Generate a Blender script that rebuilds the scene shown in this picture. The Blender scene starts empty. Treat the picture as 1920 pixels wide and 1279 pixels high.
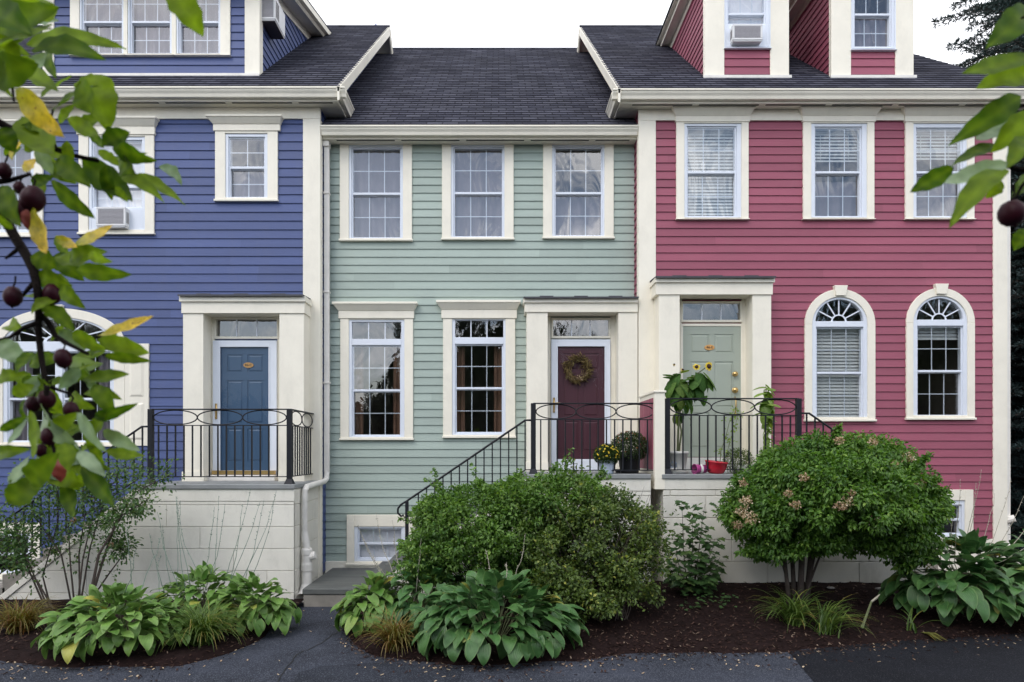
import bpy, math, random
import numpy as np
from mathutils import Vector, Matrix
random.seed(7); RNG = np.random.default_rng(11)
PI = math.pi
scene = bpy.context.scene
COL = scene.collection
# ------------------------------------------------------------------ survey: photograph pixel -> metres
EYE, VX, VY, F = 2.03, 935.0, 845.0, 1280.0
def PX(x, d): return (x - VX) / F * d
def PZ(y, d): return EYE + (VY - y) / F * d
def PT(x, y, d): return Vector((PX(x, d), d, PZ(y, d)))

# ------------------------------------------------------------------ materials
def new_mat(name):
    m = bpy.data.materials.new(name); m.use_nodes = True
    nt = m.node_tree
    for n in list(nt.nodes): nt.nodes.remove(n)
    out = nt.nodes.new('ShaderNodeOutputMaterial')
    return m, nt, out
def N(nt, t, **kw):
    n = nt.nodes.new(t)
    for k, v in kw.items():
        if k.startswith('_'): setattr(n, k[1:], v)
        else: n.inputs[k.replace('__', ' ')].default_value = v
    return n
def c4(c): return (c[0], c[1], c[2], 1)
def paint(name, col, rough=.5, var=.08, scale=3.0, bump=.15, bscale=60, dirt=0.0, rnd=0.0, spec=.4, metal=0.0, stretch=(1, 1, 1)):
    """painted / solid surface: slow tone variation, fine bump, optional weather stains"""
    m, nt, out = new_mat(name); L = nt.links.new
    b = N(nt, 'ShaderNodeBsdfPrincipled', Roughness=rough, Metallic=metal); b.inputs['Specular IOR Level'].default_value = spec
    tc = N(nt, 'ShaderNodeTexCoord'); mp = N(nt, 'ShaderNodeMapping'); mp.inputs['Scale'].default_value = stretch
    L(tc.outputs['Object'], mp.inputs[0])
    n1 = N(nt, 'ShaderNodeTexNoise', Scale=scale, Detail=6.0, Roughness=.65); L(mp.outputs[0], n1.inputs['Vector'])
    mr = N(nt, 'ShaderNodeMapRange'); mr.inputs[1].default_value = .25; mr.inputs[2].default_value = .75
    mr.inputs[3].default_value = 1 - var; mr.inputs[4].default_value = 1 + var
    L(n1.outputs['Fac'], mr.inputs[0])
    val = mr.outputs[0]
    if rnd:
        at = N(nt, 'ShaderNodeAttribute', _attribute_name='rnd')
        m2 = N(nt, 'ShaderNodeMapRange'); m2.inputs[3].default_value = 1 - rnd; m2.inputs[4].default_value = 1 + rnd
        L(at.outputs['Fac'], m2.inputs[0])
        mu = N(nt, 'ShaderNodeMath', _operation='MULTIPLY'); L(val, mu.inputs[0]); L(m2.outputs[0], mu.inputs[1]); val = mu.outputs[0]
    vm = N(nt, 'ShaderNodeVectorMath', _operation='SCALE'); vm.inputs[0].default_value = col; L(val, vm.inputs['Scale'])
    colo = vm.outputs[0]
    if dirt:
        n2 = N(nt, 'ShaderNodeTexNoise', Scale=1.7, Detail=8.0, Roughness=.75); mp2 = N(nt, 'ShaderNodeMapping'); mp2.inputs['Scale'].default_value = (1.6, 1.6, .7)
        L(tc.outputs['Object'], mp2.inputs[0]); L(mp2.outputs[0], n2.inputs['Vector'])
        m3 = N(nt, 'ShaderNodeMapRange'); m3.inputs[1].default_value = .5; m3.inputs[2].default_value = .8; m3.inputs[3].default_value = 0; m3.inputs[4].default_value = dirt
        L(n2.outputs['Fac'], m3.inputs[0])
        mx = N(nt, 'ShaderNodeMix', _data_type='RGBA'); L(m3.outputs[0], mx.inputs[0]); L(colo, mx.inputs[6]); mx.inputs[7].default_value = (.17, .16, .13, 1)
        colo = mx.outputs[2]
    L(colo, b.inputs['Base Color'])
    if bump:
        n3 = N(nt, 'ShaderNodeTexNoise', Scale=bscale, Detail=4.0); L(mp.outputs[0], n3.inputs['Vector'])
        bp = N(nt, 'ShaderNodeBump', Strength=bump, Distance=.004); L(n3.outputs['Fac'], bp.inputs['Height']); L(bp.outputs[0], b.inputs['Normal'])
    L(b.outputs[0], out.inputs[0])
    return m
def foliage(name, c0, c1, c2=None, rough=.45, trans=.3, spot=None, spec=.35):
    """leaf: colour runs between c0..c1(..c2) on the leaf's own random number, light comes through"""
    m, nt, out = new_mat(name); L = nt.links.new
    at = N(nt, 'ShaderNodeAttribute', _attribute_name='rnd')
    cr = N(nt, 'ShaderNodeValToRGB'); e = cr.color_ramp.elements
    e[0].color = c4(c0); e[1].color = c4(c1)
    if c2: e[1].position = .82; q = cr.color_ramp.elements.new(1.0); q.color = c4(c2)
    L(at.outputs['Fac'], cr.inputs[0])
    tc = N(nt, 'ShaderNodeTexCoord')
    no = N(nt, 'ShaderNodeTexNoise', Scale=45.0 if spot is None else 120.0, Detail=3.0); L(tc.outputs['Object'], no.inputs['Vector'])
    mr = N(nt, 'ShaderNodeMapRange'); mr.inputs[1].default_value = .3; mr.inputs[2].default_value = .7; mr.inputs[3].default_value = .75; mr.inputs[4].default_value = 1.25
    L(no.outputs['Fac'], mr.inputs[0])
    vm = N(nt, 'ShaderNodeVectorMath', _operation='SCALE'); L(cr.outputs[0], vm.inputs[0]); L(mr.outputs[0], vm.inputs['Scale'])
    colo = vm.outputs[0]
    if spot:
        n2 = N(nt, 'ShaderNodeTexNoise', Scale=260.0, Detail=2.0); L(tc.outputs['Object'], n2.inputs['Vector'])
        m3 = N(nt, 'ShaderNodeMapRange'); m3.inputs[1].default_value = .66; m3.inputs[2].default_value = .72; L(n2.outputs['Fac'], m3.inputs[0])
        mx = N(nt, 'ShaderNodeMix', _data_type='RGBA'); L(m3.outputs[0], mx.inputs[0]); L(colo, mx.inputs[6]); mx.inputs[7].default_value = c4(spot); colo = mx.outputs[2]
    b = N(nt, 'ShaderNodeBsdfPrincipled', Roughness=rough); b.inputs['Specular IOR Level'].default_value = spec
    L(colo, b.inputs['Base Color'])
    t = N(nt, 'ShaderNodeBsdfTranslucent'); hs = N(nt, 'ShaderNodeMix', _data_type='RGBA', _blend_type='MULTIPLY'); hs.inputs[0].default_value = 1
    L(colo, hs.inputs[6]); hs.inputs[7].default_value = (1.6, 1.7, .6, 1); L(hs.outputs[2], t.inputs[0])
    ms = N(nt, 'ShaderNodeMixShader'); ms.inputs[0].default_value = trans
    L(b.outputs[0], ms.inputs[1]); L(t.outputs[0], ms.inputs[2]); L(ms.outputs[0], out.inputs[0])
    return m
def hosta_mat(name, c0, c1, edge, rough=.4):
    """broad ribbed leaf: parallel ribs across the blade as bump, faint paler rim"""
    m, nt, out = new_mat(name); L = nt.links.new
    at = N(nt, 'ShaderNodeAttribute', _attribute_name='rnd')
    uv = N(nt, 'ShaderNodeUVMap', _uv_map='uv'); sx = N(nt, 'ShaderNodeSeparateXYZ'); L(uv.outputs[0], sx.inputs[0])
    mx = N(nt, 'ShaderNodeValToRGB'); L(at.outputs['Fac'], mx.inputs[0]); e = mx.color_ramp.elements; e[0].color = c4(c0); e[1].color = (.42, .36, .06, 1); q = e.new(.86); q.color = c4(c1)
    ab = N(nt, 'ShaderNodeMath', _operation='ABSOLUTE'); L(sx.outputs[0], ab.inputs[0])
    mr = N(nt, 'ShaderNodeMapRange'); mr.inputs[1].default_value = .8; mr.inputs[2].default_value = 1.0; mr.inputs[3].default_value = 0; mr.inputs[4].default_value = .6
    L(ab.outputs[0], mr.inputs[0])
    m2 = N(nt, 'ShaderNodeMix', _data_type='RGBA'); L(mr.outputs[0], m2.inputs[0]); L(mx.outputs[0], m2.inputs[6]); m2.inputs[7].default_value = c4(edge)
    tc = N(nt, 'ShaderNodeTexCoord'); no = N(nt, 'ShaderNodeTexNoise', Scale=14.0, Detail=5.0); L(tc.outputs['Object'], no.inputs['Vector'])
    m4 = N(nt, 'ShaderNodeMapRange'); m4.inputs[1].default_value = .3; m4.inputs[2].default_value = .7; m4.inputs[3].default_value = .75; m4.inputs[4].default_value = 1.2; L(no.outputs['Fac'], m4.inputs[0])
    vm = N(nt, 'ShaderNodeVectorMath', _operation='SCALE'); L(m2.outputs[2], vm.inputs[0]); L(m4.outputs[0], vm.inputs['Scale'])
    b = N(nt, 'ShaderNodeBsdfPrincipled', Roughness=rough); b.inputs['Specular IOR Level'].default_value = .45
    L(vm.outputs[0], b.inputs['Base Color'])
    si = N(nt, 'ShaderNodeMath', _operation='MULTIPLY'); L(sx.outputs[0], si.inputs[0]); si.inputs[1].default_value = 28
    sn = N(nt, 'ShaderNodeMath', _operation='SINE'); L(si.outputs[0], sn.inputs[0])
    bp = N(nt, 'ShaderNodeBump', Strength=.30, Distance=.004); L(sn.outputs[0], bp.inputs['Height']); L(bp.outputs[0], b.inputs['Normal'])
    t = N(nt, 'ShaderNodeBsdfTranslucent'); L(vm.outputs[0], t.inputs[0])
    ms = N(nt, 'ShaderNodeMixShader'); ms.inputs[0].default_value = .22
    L(b.outputs[0], ms.inputs[1]); L(t.outputs[0], ms.inputs[2]); L(ms.outputs[0], out.inputs[0])
    return m
def glass_mat(name='window glass', ior=2.4):
    m, nt, out = new_mat(name); L = nt.links.new
    tc = N(nt, 'ShaderNodeTexCoord'); mp = N(nt, 'ShaderNodeMapping'); mp.inputs['Scale'].default_value = (1.0, 1.0, .45); mp.inputs['Rotation'].default_value = (0, .6, 0)
    L(tc.outputs['Object'], mp.inputs[0])
    no = N(nt, 'ShaderNodeTexNoise', Scale=2.2, Detail=2.0, Distortion=1.5); L(mp.outputs[0], no.inputs['Vector'])
    bp = N(nt, 'ShaderNodeBump', Strength=.30, Distance=.02); L(no.outputs['Fac'], bp.inputs['Height'])
    lw = N(nt, 'ShaderNodeLayerWeight', Blend=.5); pw = N(nt, 'ShaderNodeMath', _operation='POWER'); pw.inputs[1].default_value = 5; L(lw.outputs['Facing'], pw.inputs[0])
    r0 = ((ior - 1) / (ior + 1)) ** 2; fr = N(nt, 'ShaderNodeMapRange'); fr.inputs[3].default_value = r0; fr.inputs[4].default_value = 1; L(pw.outputs[0], fr.inputs[0])
    g = N(nt, 'ShaderNodeBsdfGlossy', Roughness=.0); L(bp.outputs[0], g.inputs['Normal'])
    t = N(nt, 'ShaderNodeBsdfTransparent'); t.inputs[0].default_value = (.86, .88, .88, 1)
    ms = N(nt, 'ShaderNodeMixShader'); L(fr.outputs[0], ms.inputs[0]); L(t.outputs[0], ms.inputs[1]); L(g.outputs[0], ms.inputs[2]); L(ms.outputs[0], out.inputs[0])
    return m
def shingle_mat():
    m, nt, out = new_mat('asphalt shingles'); L = nt.links.new
    uv = N(nt, 'ShaderNodeUVMap', _uv_map='uv')
    br = N(nt, 'ShaderNodeTexBrick', Scale=1.0); br.inputs['Brick Width'].default_value = .24; br.inputs['Row Height'].default_value = .145; br.inputs['Mortar Size'].default_value = .009
    br.inputs['Color1'].default_value = (.026, .027, .040, 1); br.inputs['Color2'].default_value = (.064, .065, .084, 1); br.inputs['Mortar'].default_value = (.012, .012, .018, 1)
    br.inputs['Bias'].default_value = -.1
    L(uv.outputs[0], br.inputs['Vector'])
    no = N(nt, 'ShaderNodeTexNoise', Scale=1.1, Detail=7.0, Roughness=.7); L(uv.outputs[0], no.inputs['Vector'])
    mr = N(nt, 'ShaderNodeMapRange'); mr.inputs[1].default_value = .3; mr.inputs[2].default_value = .72; mr.inputs[3].default_value = .7; mr.inputs[4].default_value = 1.55; L(no.outputs['Fac'], mr.inputs[0])
    vm = N(nt, 'ShaderNodeVectorMath', _operation='SCALE'); L(br.outputs['Color'], vm.inputs[0]); L(mr.outputs[0], vm.inputs['Scale'])
    b = N(nt, 'ShaderNodeBsdfPrincipled', Roughness=.9); b.inputs['Specular IOR Level'].default_value = .12; L(vm.outputs[0], b.inputs['Base Color'])
    n2 = N(nt, 'ShaderNodeTexNoise', Scale=220.0, Detail=2.0); L(uv.outputs[0], n2.inputs['Vector'])
    bp = N(nt, 'ShaderNodeBump', Strength=.5, Distance=.004); L(n2.outputs['Fac'], bp.inputs['Height'])
    b2 = N(nt, 'ShaderNodeBump', Strength=1.0, Distance=.008); L(br.outputs['Fac'], b2.inputs['Height']); b2.invert = True; L(bp.outputs[0], b2.inputs['Normal'])
    L(b2.outputs[0], b.inputs['Normal']); L(b.outputs[0], out.inputs[0])
    return m
def asphalt_mat(name, base, speck, amount, stain=.35):
    m, nt, out = new_mat(name); L = nt.links.new
    tc = N(nt, 'ShaderNodeTexCoord')
    n1 = N(nt, 'ShaderNodeTexNoise', Scale=.9, Detail=8.0, Roughness=.7); L(tc.outputs['Object'], n1.inputs['Vector'])
    mr = N(nt, 'ShaderNodeMapRange'); mr.inputs[1].default_value = .3; mr.inputs[2].default_value = .7; mr.inputs[3].default_value = 1 - stain; mr.inputs[4].default_value = 1 + stain; L(n1.outputs['Fac'], mr.inputs[0])
    vo = N(nt, 'ShaderNodeTexVoronoi', Scale=150.0); L(tc.outputs['Object'], vo.inputs['Vector'])
    wn = N(nt, 'ShaderNodeSeparateColor'); L(vo.outputs['Color'], wn.inputs[0])
    m2 = N(nt, 'ShaderNodeMapRange'); m2.inputs[1].default_value = 1 - amount; m2.inputs[2].default_value = 1.0; L(wn.outputs[0], m2.inputs[0])
    vm = N(nt, 'ShaderNodeVectorMath', _operation='SCALE'); vm.inputs[0].default_value = base; L(mr.outputs[0], vm.inputs['Scale'])
    mx = N(nt, 'ShaderNodeMix', _data_type='RGBA'); L(m2.outputs[0], mx.inputs[0]); L(vm.outputs[0], mx.inputs[6]); mx.inputs[7].default_value = c4(speck)
    # pale scuffs
    n3 = N(nt, 'ShaderNodeTexNoise', Scale=9.0, Detail=9.0, Roughness=.8); L(tc.outputs['Object'], n3.inputs['Vector'])
    m3 = N(nt, 'ShaderNodeMapRange'); m3.inputs[1].default_value = .68; m3.inputs[2].default_value = .74; m3.inputs[4].default_value = .55; L(n3.outputs['Fac'], m3.inputs[0])
    mx2 = N(nt, 'ShaderNodeMix', _data_type='RGBA'); L(m3.outputs[0], mx2.inputs[0]); L(mx.outputs[2], mx2.inputs[6]); mx2.inputs[7].default_value = (.28, .28, .29, 1)
    b = N(nt, 'ShaderNodeBsdfPrincipled', Roughness=.85); b.inputs['Specular IOR Level'].default_value = .15; L(mx2.outputs[2], b.inputs['Base Color'])
    bp = N(nt, 'ShaderNodeBump', Strength=.9, Distance=.006); L(vo.outputs['Distance'], bp.inputs['Height']); L(bp.outputs[0], b.inputs['Normal'])
    L(b.outputs[0], out.inputs[0])
    return m

M = {}
M['cream'] = paint('cream trim paint', (.81, .765, .65), .5, .06, 2.2, .12, 40, dirt=.15, rnd=0)
M['vinyl'] = paint('white vinyl', (.69, .73, .80), .35, .03, 4, .05)
M['blue'] = paint('blue siding paint', (.057, .084, .210), .55, .14, 1.3, .35, 14, rnd=.11, dirt=.10, stretch=(.35, .35, 3))
M['red'] = paint('raspberry siding paint', (.278, .071, .109), .55, .14, 1.3, .35, 14, rnd=.10, dirt=.09, stretch=(.35, .35, 3))
M['green'] = paint('sage siding paint', (.330, .395, .350), .55, .11, 1.3, .35, 14, rnd=.08, dirt=.08, stretch=(.35, .35, 3))
M['block'] = paint('painted block', (.70, .675, .60), .75, .10, 1.4, .5, 45, dirt=.34, rnd=.06)
M['deck'] = paint('bluestone slab', (.23, .24, .24), .7, .2, 3, .4, 30)
M['landing'] = paint('weathered bluestone', (.10, .105, .10), .7, .35, 3, .4, 30, dirt=.3, stretch=(.5, 3, 1))
M['concrete'] = paint('rough concrete', (.25, .23, .20), .85, .25, 6, .8, 50, dirt=.3)
M['iron'] = paint('black iron', (.012, .013, .017), .5, .15, 8, .15, 80, spec=.25)
M['flash'] = paint('dark metal flashing', (.05, .05, .058), .5, .3, 5, .2)
M['soffit_vent'] = paint('vent slot', (.06, .06, .05), .8, .2, 9, 0)
M['door_blue'] = paint('steel blue door paint', (.060, .115, .205), .42, .05, 3, .1)
M['door_plum'] = paint('plum door paint', (.084, .027, .038), .42, .05, 3, .1)
M['door_sage'] = paint('sage door paint', (.34, .38, .32), .45, .04, 3, .1)
M['brass'] = paint('brass', (.55, .38, .16), .3, .1, 8, .05, metal=.9)
M['orange'] = paint('varnished number plate', (.62, .33, .11), .4, .1, 30, .1)
M['ink'] = paint('dark lettering', (.05, .025, .015), .5, .05, 3, 0)
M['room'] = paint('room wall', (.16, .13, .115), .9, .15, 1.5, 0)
M['curtain'] = paint('grey lilac curtain', (.21, .185, .205), .9, .12, 5, .2, 30)
M['tan_curtain'] = paint('brown curtain', (.16, .085, .055), .9, .15, 5, .2, 30)
M['blind'] = paint('white blind slats', (.66, .68, .67), .6, .05, 3, 0)
M['panel'] = paint('white inner panel', (.86, .84, .88), .6, .06, 3, .1)
M['glass'] = glass_mat(); M['clear_glass'] = glass_mat('storm door glass', 1.22)
M['shingle'] = shingle_mat()
M['asphalt'] = asphalt_mat('worn asphalt', (.032, .036, .049), (.12, .13, .155), .25, .55)
M['tar'] = asphalt_mat('fresh dark asphalt', (.008, .009, .013), (.05, .05, .06), .10, .3)
M['damp'] = asphalt_mat('darker asphalt repair', (.021, .024, .033), (.10, .11, .13), .22, .45)
M['mulch'] = paint('dark bark mulch', (.014, .008, .0075), .95, .45, 14, 1.0, 60, spec=.08)
M['chip'] = foliage('bark chips', (.010, .006, .005), (.060, .033, .026), (.20, .15, .11), rough=.95, spec=.08, trans=.0)
M['bark'] = paint('grey brown bark', (.060, .046, .038), .9, .35, 18, 1.0, 70)
M['dark_bark'] = paint('dark crab apple bark', (.010, .007, .006), .9, .35, 60, .8, 300, spec=.1)
M['stem'] = paint('green stem', (.13, .15, .07), .7, .3, 20, .2)
M['dry_stalk'] = paint('pale dry stalk', (.36, .33, .26), .8, .3, 20, .2)
M['sea_stalk'] = paint('grey green flower stalk', (.17, .23, .18), .7, .3, 14, .2)
M['hosta'] = hosta_mat('bright hosta leaf', (.080, .185, .030), (.165, .290, .060), (.26, .34, .11))
M['hosta_dark'] = hosta_mat('deep hosta leaf', (.034, .105, .028), (.080, .180, .048), (.16, .25, .08))
M['spirea'] = foliage('spirea leaf', (.042, .105, .018), (.145, .255, .048), (.23, .33, .08))
M['barberry'] = foliage('yellowing shrub leaf', (.038, .070, .018), (.130, .190, .040), (.34, .35, .07))
M['hydrangea'] = foliage('hydrangea leaf', (.034, .095, .014), (.115, .225, .032), (.18, .28, .05))
M['rose'] = foliage('rose leaf', (.030, .075, .024), (.085, .155, .048), (.13, .18, .05))
M['currant'] = foliage('lobed leaf', (.026, .065, .020), (.062, .125, .038), (.09, .14, .04))
M['bloom'] = foliage('faded bloom', (.30, .19, .12), (.54, .43, .30), (.68, .62, .48), trans=.2)
M['daylily'] = foliage('strap leaf', (.035, .075, .016), (.11, .17, .035), (.28, .22, .06))
M['sedge_brown'] = foliage('browning strap leaf', (.15, .05, .022), (.14, .15, .035), (.27, .19, .06))
M['spruce'] = foliage('spruce needle', (.012, .026, .024), (.034, .062, .060), trans=.05, rough=.6)
M['wood_far'] = foliage('far leaf', (.010, .020, .008), (.030, .050, .018), trans=.1)
M['apple_leaf'] = foliage('crab apple leaf', (.036, .080, .006), (.175, .255, .016), rough=.5, trans=.5, spec=.13)
M['apple_leaf_pale'] = foliage('pale leaf underside', (.13, .20, .11), (.24, .32, .19), rough=.5, trans=.3)
M['yellow_leaf'] = foliage('yellowed leaf', (.20, .25, .015), (.66, .44, .04), rough=.4, trans=.35, spot=(.20, .09, .02))
M['apple'] = paint('dark crab apple skin', (.024, .003, .007), .45, .5, 60, .05, spec=.12)
M['rust'] = paint('rusty red leaf', (.20, .03, .02), .5, .3, 60, .05)
M['mum'] = foliage('mum leaf', (.025, .055, .018), (.06, .10, .03))
M['yellow'] = foliage('yellow petals', (.62, .42, .02), (.75, .58, .04), trans=.2)
M['bronze'] = foliage('bronze petals', (.22, .07, .025), (.34, .13, .05), trans=.2)
M['seed'] = paint('dark seed head', (.04, .018, .012), .9, .4, 90, .8, 200)
M['sun_leaf'] = foliage('sunflower leaf', (.030, .080, .018), (.075, .150, .035), (.16, .22, .05), rough=.7, spec=.12)
M['lime_leaf'] = foliage('lime leaf', (.13, .22, .04), (.26, .36, .08), rough=.5)
M['pot_white'] = paint('white pot', (.62, .61, .57), .5, .08, 6, .1)
M['pot_blue'] = paint('pale blue metal pot', (.40, .46, .56), .4, .1, 6, .1)
M['pot_black'] = paint('black plastic pot', (.012, .012, .014), .4, .1, 6, .1)
M['pot_red'] = paint('red glazed pot', (.42, .015, .03), .25, .1, 6, .05)
M['pot_pink'] = paint('magenta pot', (.36, .05, .20), .3, .15, 20, .05)
M['soil'] = paint('potting soil', (.03, .02, .015), .95, .4, 40, .8)
M['wreath'] = foliage('dry twig', (.09, .06, .03), (.30, .22, .08), (.42, .36, .14), trans=0, rough=.8)
M['ac_white'] = paint('air conditioner case', (.66, .66, .66), .5, .05, 5, .05)
M['ac_grille'] = paint('air conditioner grille', (.34, .33, .35), .55, .1, 40, .1)
M['ac_dark'] = paint('air conditioner base', (.06, .05, .05), .6, .1, 5, .1)
M['pvc'] = paint('white pipe', (.74, .71, .66), .4, .08, 6, .05, dirt=.25)
M['stone'] = paint('pale stone', (.30, .28, .26), .8, .2, 12, .5)
M['grass'] = foliage('lawn grass', (.05, .08, .02), (.12, .15, .04))
M['crack'] = paint('crack filler', (.008, .008, .010), .7, .2, 9, .2)

# ------------------------------------------------------------------ mesh building
WO = {}
def vec(p): return np.array(p, dtype=float)
class MB:
    def __init__(s): s.v = []; s.f = []; s.r = []; s.uv = []; s.cr = .5
    def add(s, vs, fs, uvs=None):
        n = len(s.v); s.v += [tuple(p) for p in vs]
        for k, f in enumerate(fs):
            s.f.append(tuple(i + n for i in f)); s.r.append(s.cr)
            s.uv.append(uvs[k] if uvs else None)
    def box(s, x0, x1, y0, y1, z0, z1):
        s.add([(x0, y0, z0), (x1, y0, z0), (x1, y1, z0), (x0, y1, z0), (x0, y0, z1), (x1, y0, z1), (x1, y1, z1), (x0, y1, z1)],
              [(0, 3, 2, 1), (4, 5, 6, 7), (0, 1, 5, 4), (1, 2, 6, 5), (2, 3, 7, 6), (3, 0, 4, 7)]); return s
    def frame(s, x0, x1, z0, z1, w, y0, y1, wb=None, wt=None):
        """rectangular picture frame in the facade plane: butted, not overlapping"""
        wb = w if wb is None else wb; wt = w if wt is None else wt
        s.box(x0, x0 + w, y0, y1, z0 + wb, z1 - wt); s.box(x1 - w, x1, y0, y1, z0 + wb, z1 - wt)
        s.box(x0, x1, y0, y1, z0, z0 + wb); s.box(x0, x1, y0, y1, z1 - wt, z1); return s
    def loft(s, A, B, cap=True):
        """two equal closed rings of points joined"""
        n = len(A); s.add(list(A) + list(B), [(i, (i + 1) % n, n + (i + 1) % n, n + i) for i in range(n)] + ([tuple(range(n))[::-1], tuple(range(n, 2 * n))] if cap else [])); return s
    def prism_x(s, prof, x0, x1): return s.loft([(x0, y, z) for y, z in prof], [(x1, y, z) for y, z in prof])
    def prism_y(s, prof, y0, y1): return s.loft([(x, y0, z) for x, z in prof], [(x, y1, z) for x, z in prof])
    def frustum(s, r0, r1):
        (ax, bx, ay, by, z0), (cx, dx, cy, dy, z1) = r0, r1
        return s.loft([(ax, ay, z0), (bx, ay, z0), (bx, by, z0), (ax, by, z0)], [(cx, cy, z1), (dx, cy, z1), (dx, dy, z1), (cx, dy, z1)])
    def tube(s, pts, r, n=6, cap=True):
        pts = [Vector(p) for p in pts]; rs = r if isinstance(r, (list, tuple)) else [r] * len(pts)
        rings = []
        up = Vector((0, 0, 1)); prev = None
        for i, p in enumerate(pts):
            t = (pts[min(i + 1, len(pts) - 1)] - pts[max(i - 1, 0)]).normalized()
            if prev is None:
                a = t.cross(up); a = a if a.length > .1 else t.cross(Vector((1, 0, 0)))
            else: a = prev - t * prev.dot(t)
            a.normalize(); prev = a; b = t.cross(a)
            rings.append([p + (a * math.cos(2 * PI * k / n) + b * math.sin(2 * PI * k / n)) * rs[i] for k in range(n)])
        vs = [q for R in rings for q in R]; fs = []
        for i in range(len(pts) - 1):
            for k in range(n): fs.append((i * n + k, i * n + (k + 1) % n, (i + 1) * n + (k + 1) % n, (i + 1) * n + k))
        if cap: fs += [tuple(range(n))[::-1], tuple(range((len(pts) - 1) * n, len(pts) * n))]
        s.add(vs, fs); return s
    def lathe(s, c, prof, n=20, axis=None):
        """profile of (radius, height) turned round an axis through c"""
        ax = Vector(axis or (0, 0, 1)).normalized(); a = ax.cross(Vector((1, 0, 0)) if abs(ax.x) < .9 else Vector((0, 1, 0))).normalized(); b = ax.cross(a); c = Vector(c)
        vs = []
        for r, h in prof:
            for k in range(n): vs.append(c + ax * h + (a * math.cos(2 * PI * k / n) + b * math.sin(2 * PI * k / n)) * r)
        fs = []
        for i in range(len(prof) - 1):
            for k in range(n): fs.append((i * n + k, i * n + (k + 1) % n, (i + 1) * n + (k + 1) % n, (i + 1) * n + k))
        s.add(vs, fs); return s
    def arc_ring(s, cx, cz, a0, b0, a1, b1, y0, y1, n=28, t0=0, t1=PI):
        """flat half ring (inner a0,b0 / outer a1,b1) with thickness y0..y1"""
        vs = []
        for i in range(n + 1):
            t = t0 + (t1 - t0) * i / n; c, q = math.cos(t), math.sin(t)
            for (a, b) in ((a0, b0), (a1, b1)):
                for y in (y0, y1): vs.append((cx + a * c, y, cz + b * q))
        fs = []
        for i in range(n):
            o = i * 4; p = o + 4
            fs += [(o, o + 2, p + 2, p), (o + 1, p + 1, p + 3, o + 3), (o + 2, o + 3, p + 3, p + 2), (o, p, p + 1, o + 1)]
        fs += [(0, 1, 3, 2), (n * 4, n * 4 + 2, n * 4 + 3, n * 4 + 1)]
        s.add(vs, fs); return s
    def half_disc(s, cx, cz, a, b, y, n=28):
        s.add([(cx + a * math.cos(PI * i / n), y, cz + b * math.sin(PI * i / n)) for i in range(n + 1)], [tuple(range(n, -1, -1))]); return s
    def build(s, name, mat, parent=None, bevel=0, smooth=False, origin=None):
        me = bpy.data.meshes.new(name)
        po = WO.get(parent.name, Vector((0, 0, 0))) if parent else Vector((0, 0, 0))
        o0 = Vector(origin) if origin is not None else po
        me.from_pydata([(p[0] - o0.x, p[1] - o0.y, p[2] - o0.z) for p in s.v], [], s.f)
        at = me.attributes.new('rnd', 'FLOAT', 'FACE'); at.data.foreach_set('value', np.array(s.r, dtype=np.float32))
        if any(u is not None for u in s.uv):
            ul = me.uv_layers.new(name='uv'); k = 0
            for f, u in zip(s.f, s.uv):
                for j in range(len(f)):
                    if u: ul.data[k].uv = u[j]
                    k += 1
        me.materials.append(M[mat]); me.update()
        if smooth: me.polygons.foreach_set('use_smooth', [True] * len(me.polygons))
        ob = bpy.data.objects.new(name, me); COL.objects.link(ob)
        ob.parent = parent; ob.location = o0 - po; WO[ob.name] = o0.copy()
        if bevel:
            b = ob.modifiers.new('bevel', 'BEVEL'); b.width = bevel; b.segments = 1; b.limit_method = 'ANGLE'
        return ob
def np_mesh(name, V, T, mat, parent=None, rnd=None, smooth=False, uv=None):
    """triangles/quads from numpy arrays; rnd is one number per vertex"""
    V = np.asarray(V, dtype=np.float32).reshape(-1, 3); T = np.asarray(T, dtype=np.int32); k = T.shape[1]
    o0 = WO.get(parent.name, Vector((0, 0, 0))) if parent else Vector((0, 0, 0))
    V = V - np.array(o0, dtype=np.float32)
    me = bpy.data.meshes.new(name); me.vertices.add(len(V)); me.vertices.foreach_set('co', V.ravel())
    me.loops.add(T.size); me.loops.foreach_set('vertex_index', T.ravel())
    me.polygons.add(len(T)); me.polygons.foreach_set('loop_start', np.arange(0, T.size, k, dtype=np.int32))
    at = me.attributes.new('rnd', 'FLOAT', 'POINT'); at.data.foreach_set('value', np.asarray(rnd if rnd is not None else RNG.random(len(V)), dtype=np.float32))
    if uv is not None:
        ul = me.uv_layers.new(name='uv'); ul.data.foreach_set('uv', np.asarray(uv, dtype=np.float32)[T.ravel()].ravel())
    me.materials.append(M[mat]); me.update(calc_edges=True); me.validate()
    if smooth: me.polygons.foreach_set('use_smooth', [True] * len(me.polygons))
    ob = bpy.data.objects.new(name, me); COL.objects.link(ob); ob.parent = parent; WO[ob.name] = o0.copy() if parent else Vector((0, 0, 0))
    return ob
def tag(o, label=None, cat=None, group=None, kind=None):
    if label: o['label'] = label
    if cat: o['category'] = cat
    if group: o['group'] = group
    if kind: o['kind'] = kind
    return o
def thing(name, label, cat, loc, group=None):
    o = bpy.data.objects.new(name, None); o.empty_display_size = .1; COL.objects.link(o); o.location = loc
    WO[o.name] = Vector(loc); return tag(o, label, cat, group)
def copy_part(src, parent, off):
    c = src.copy(); COL.objects.link(c); c.parent = parent; c.location = src.location + Vector(off); WO[c.name] = WO[src.name] + Vector(off); return c

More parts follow.
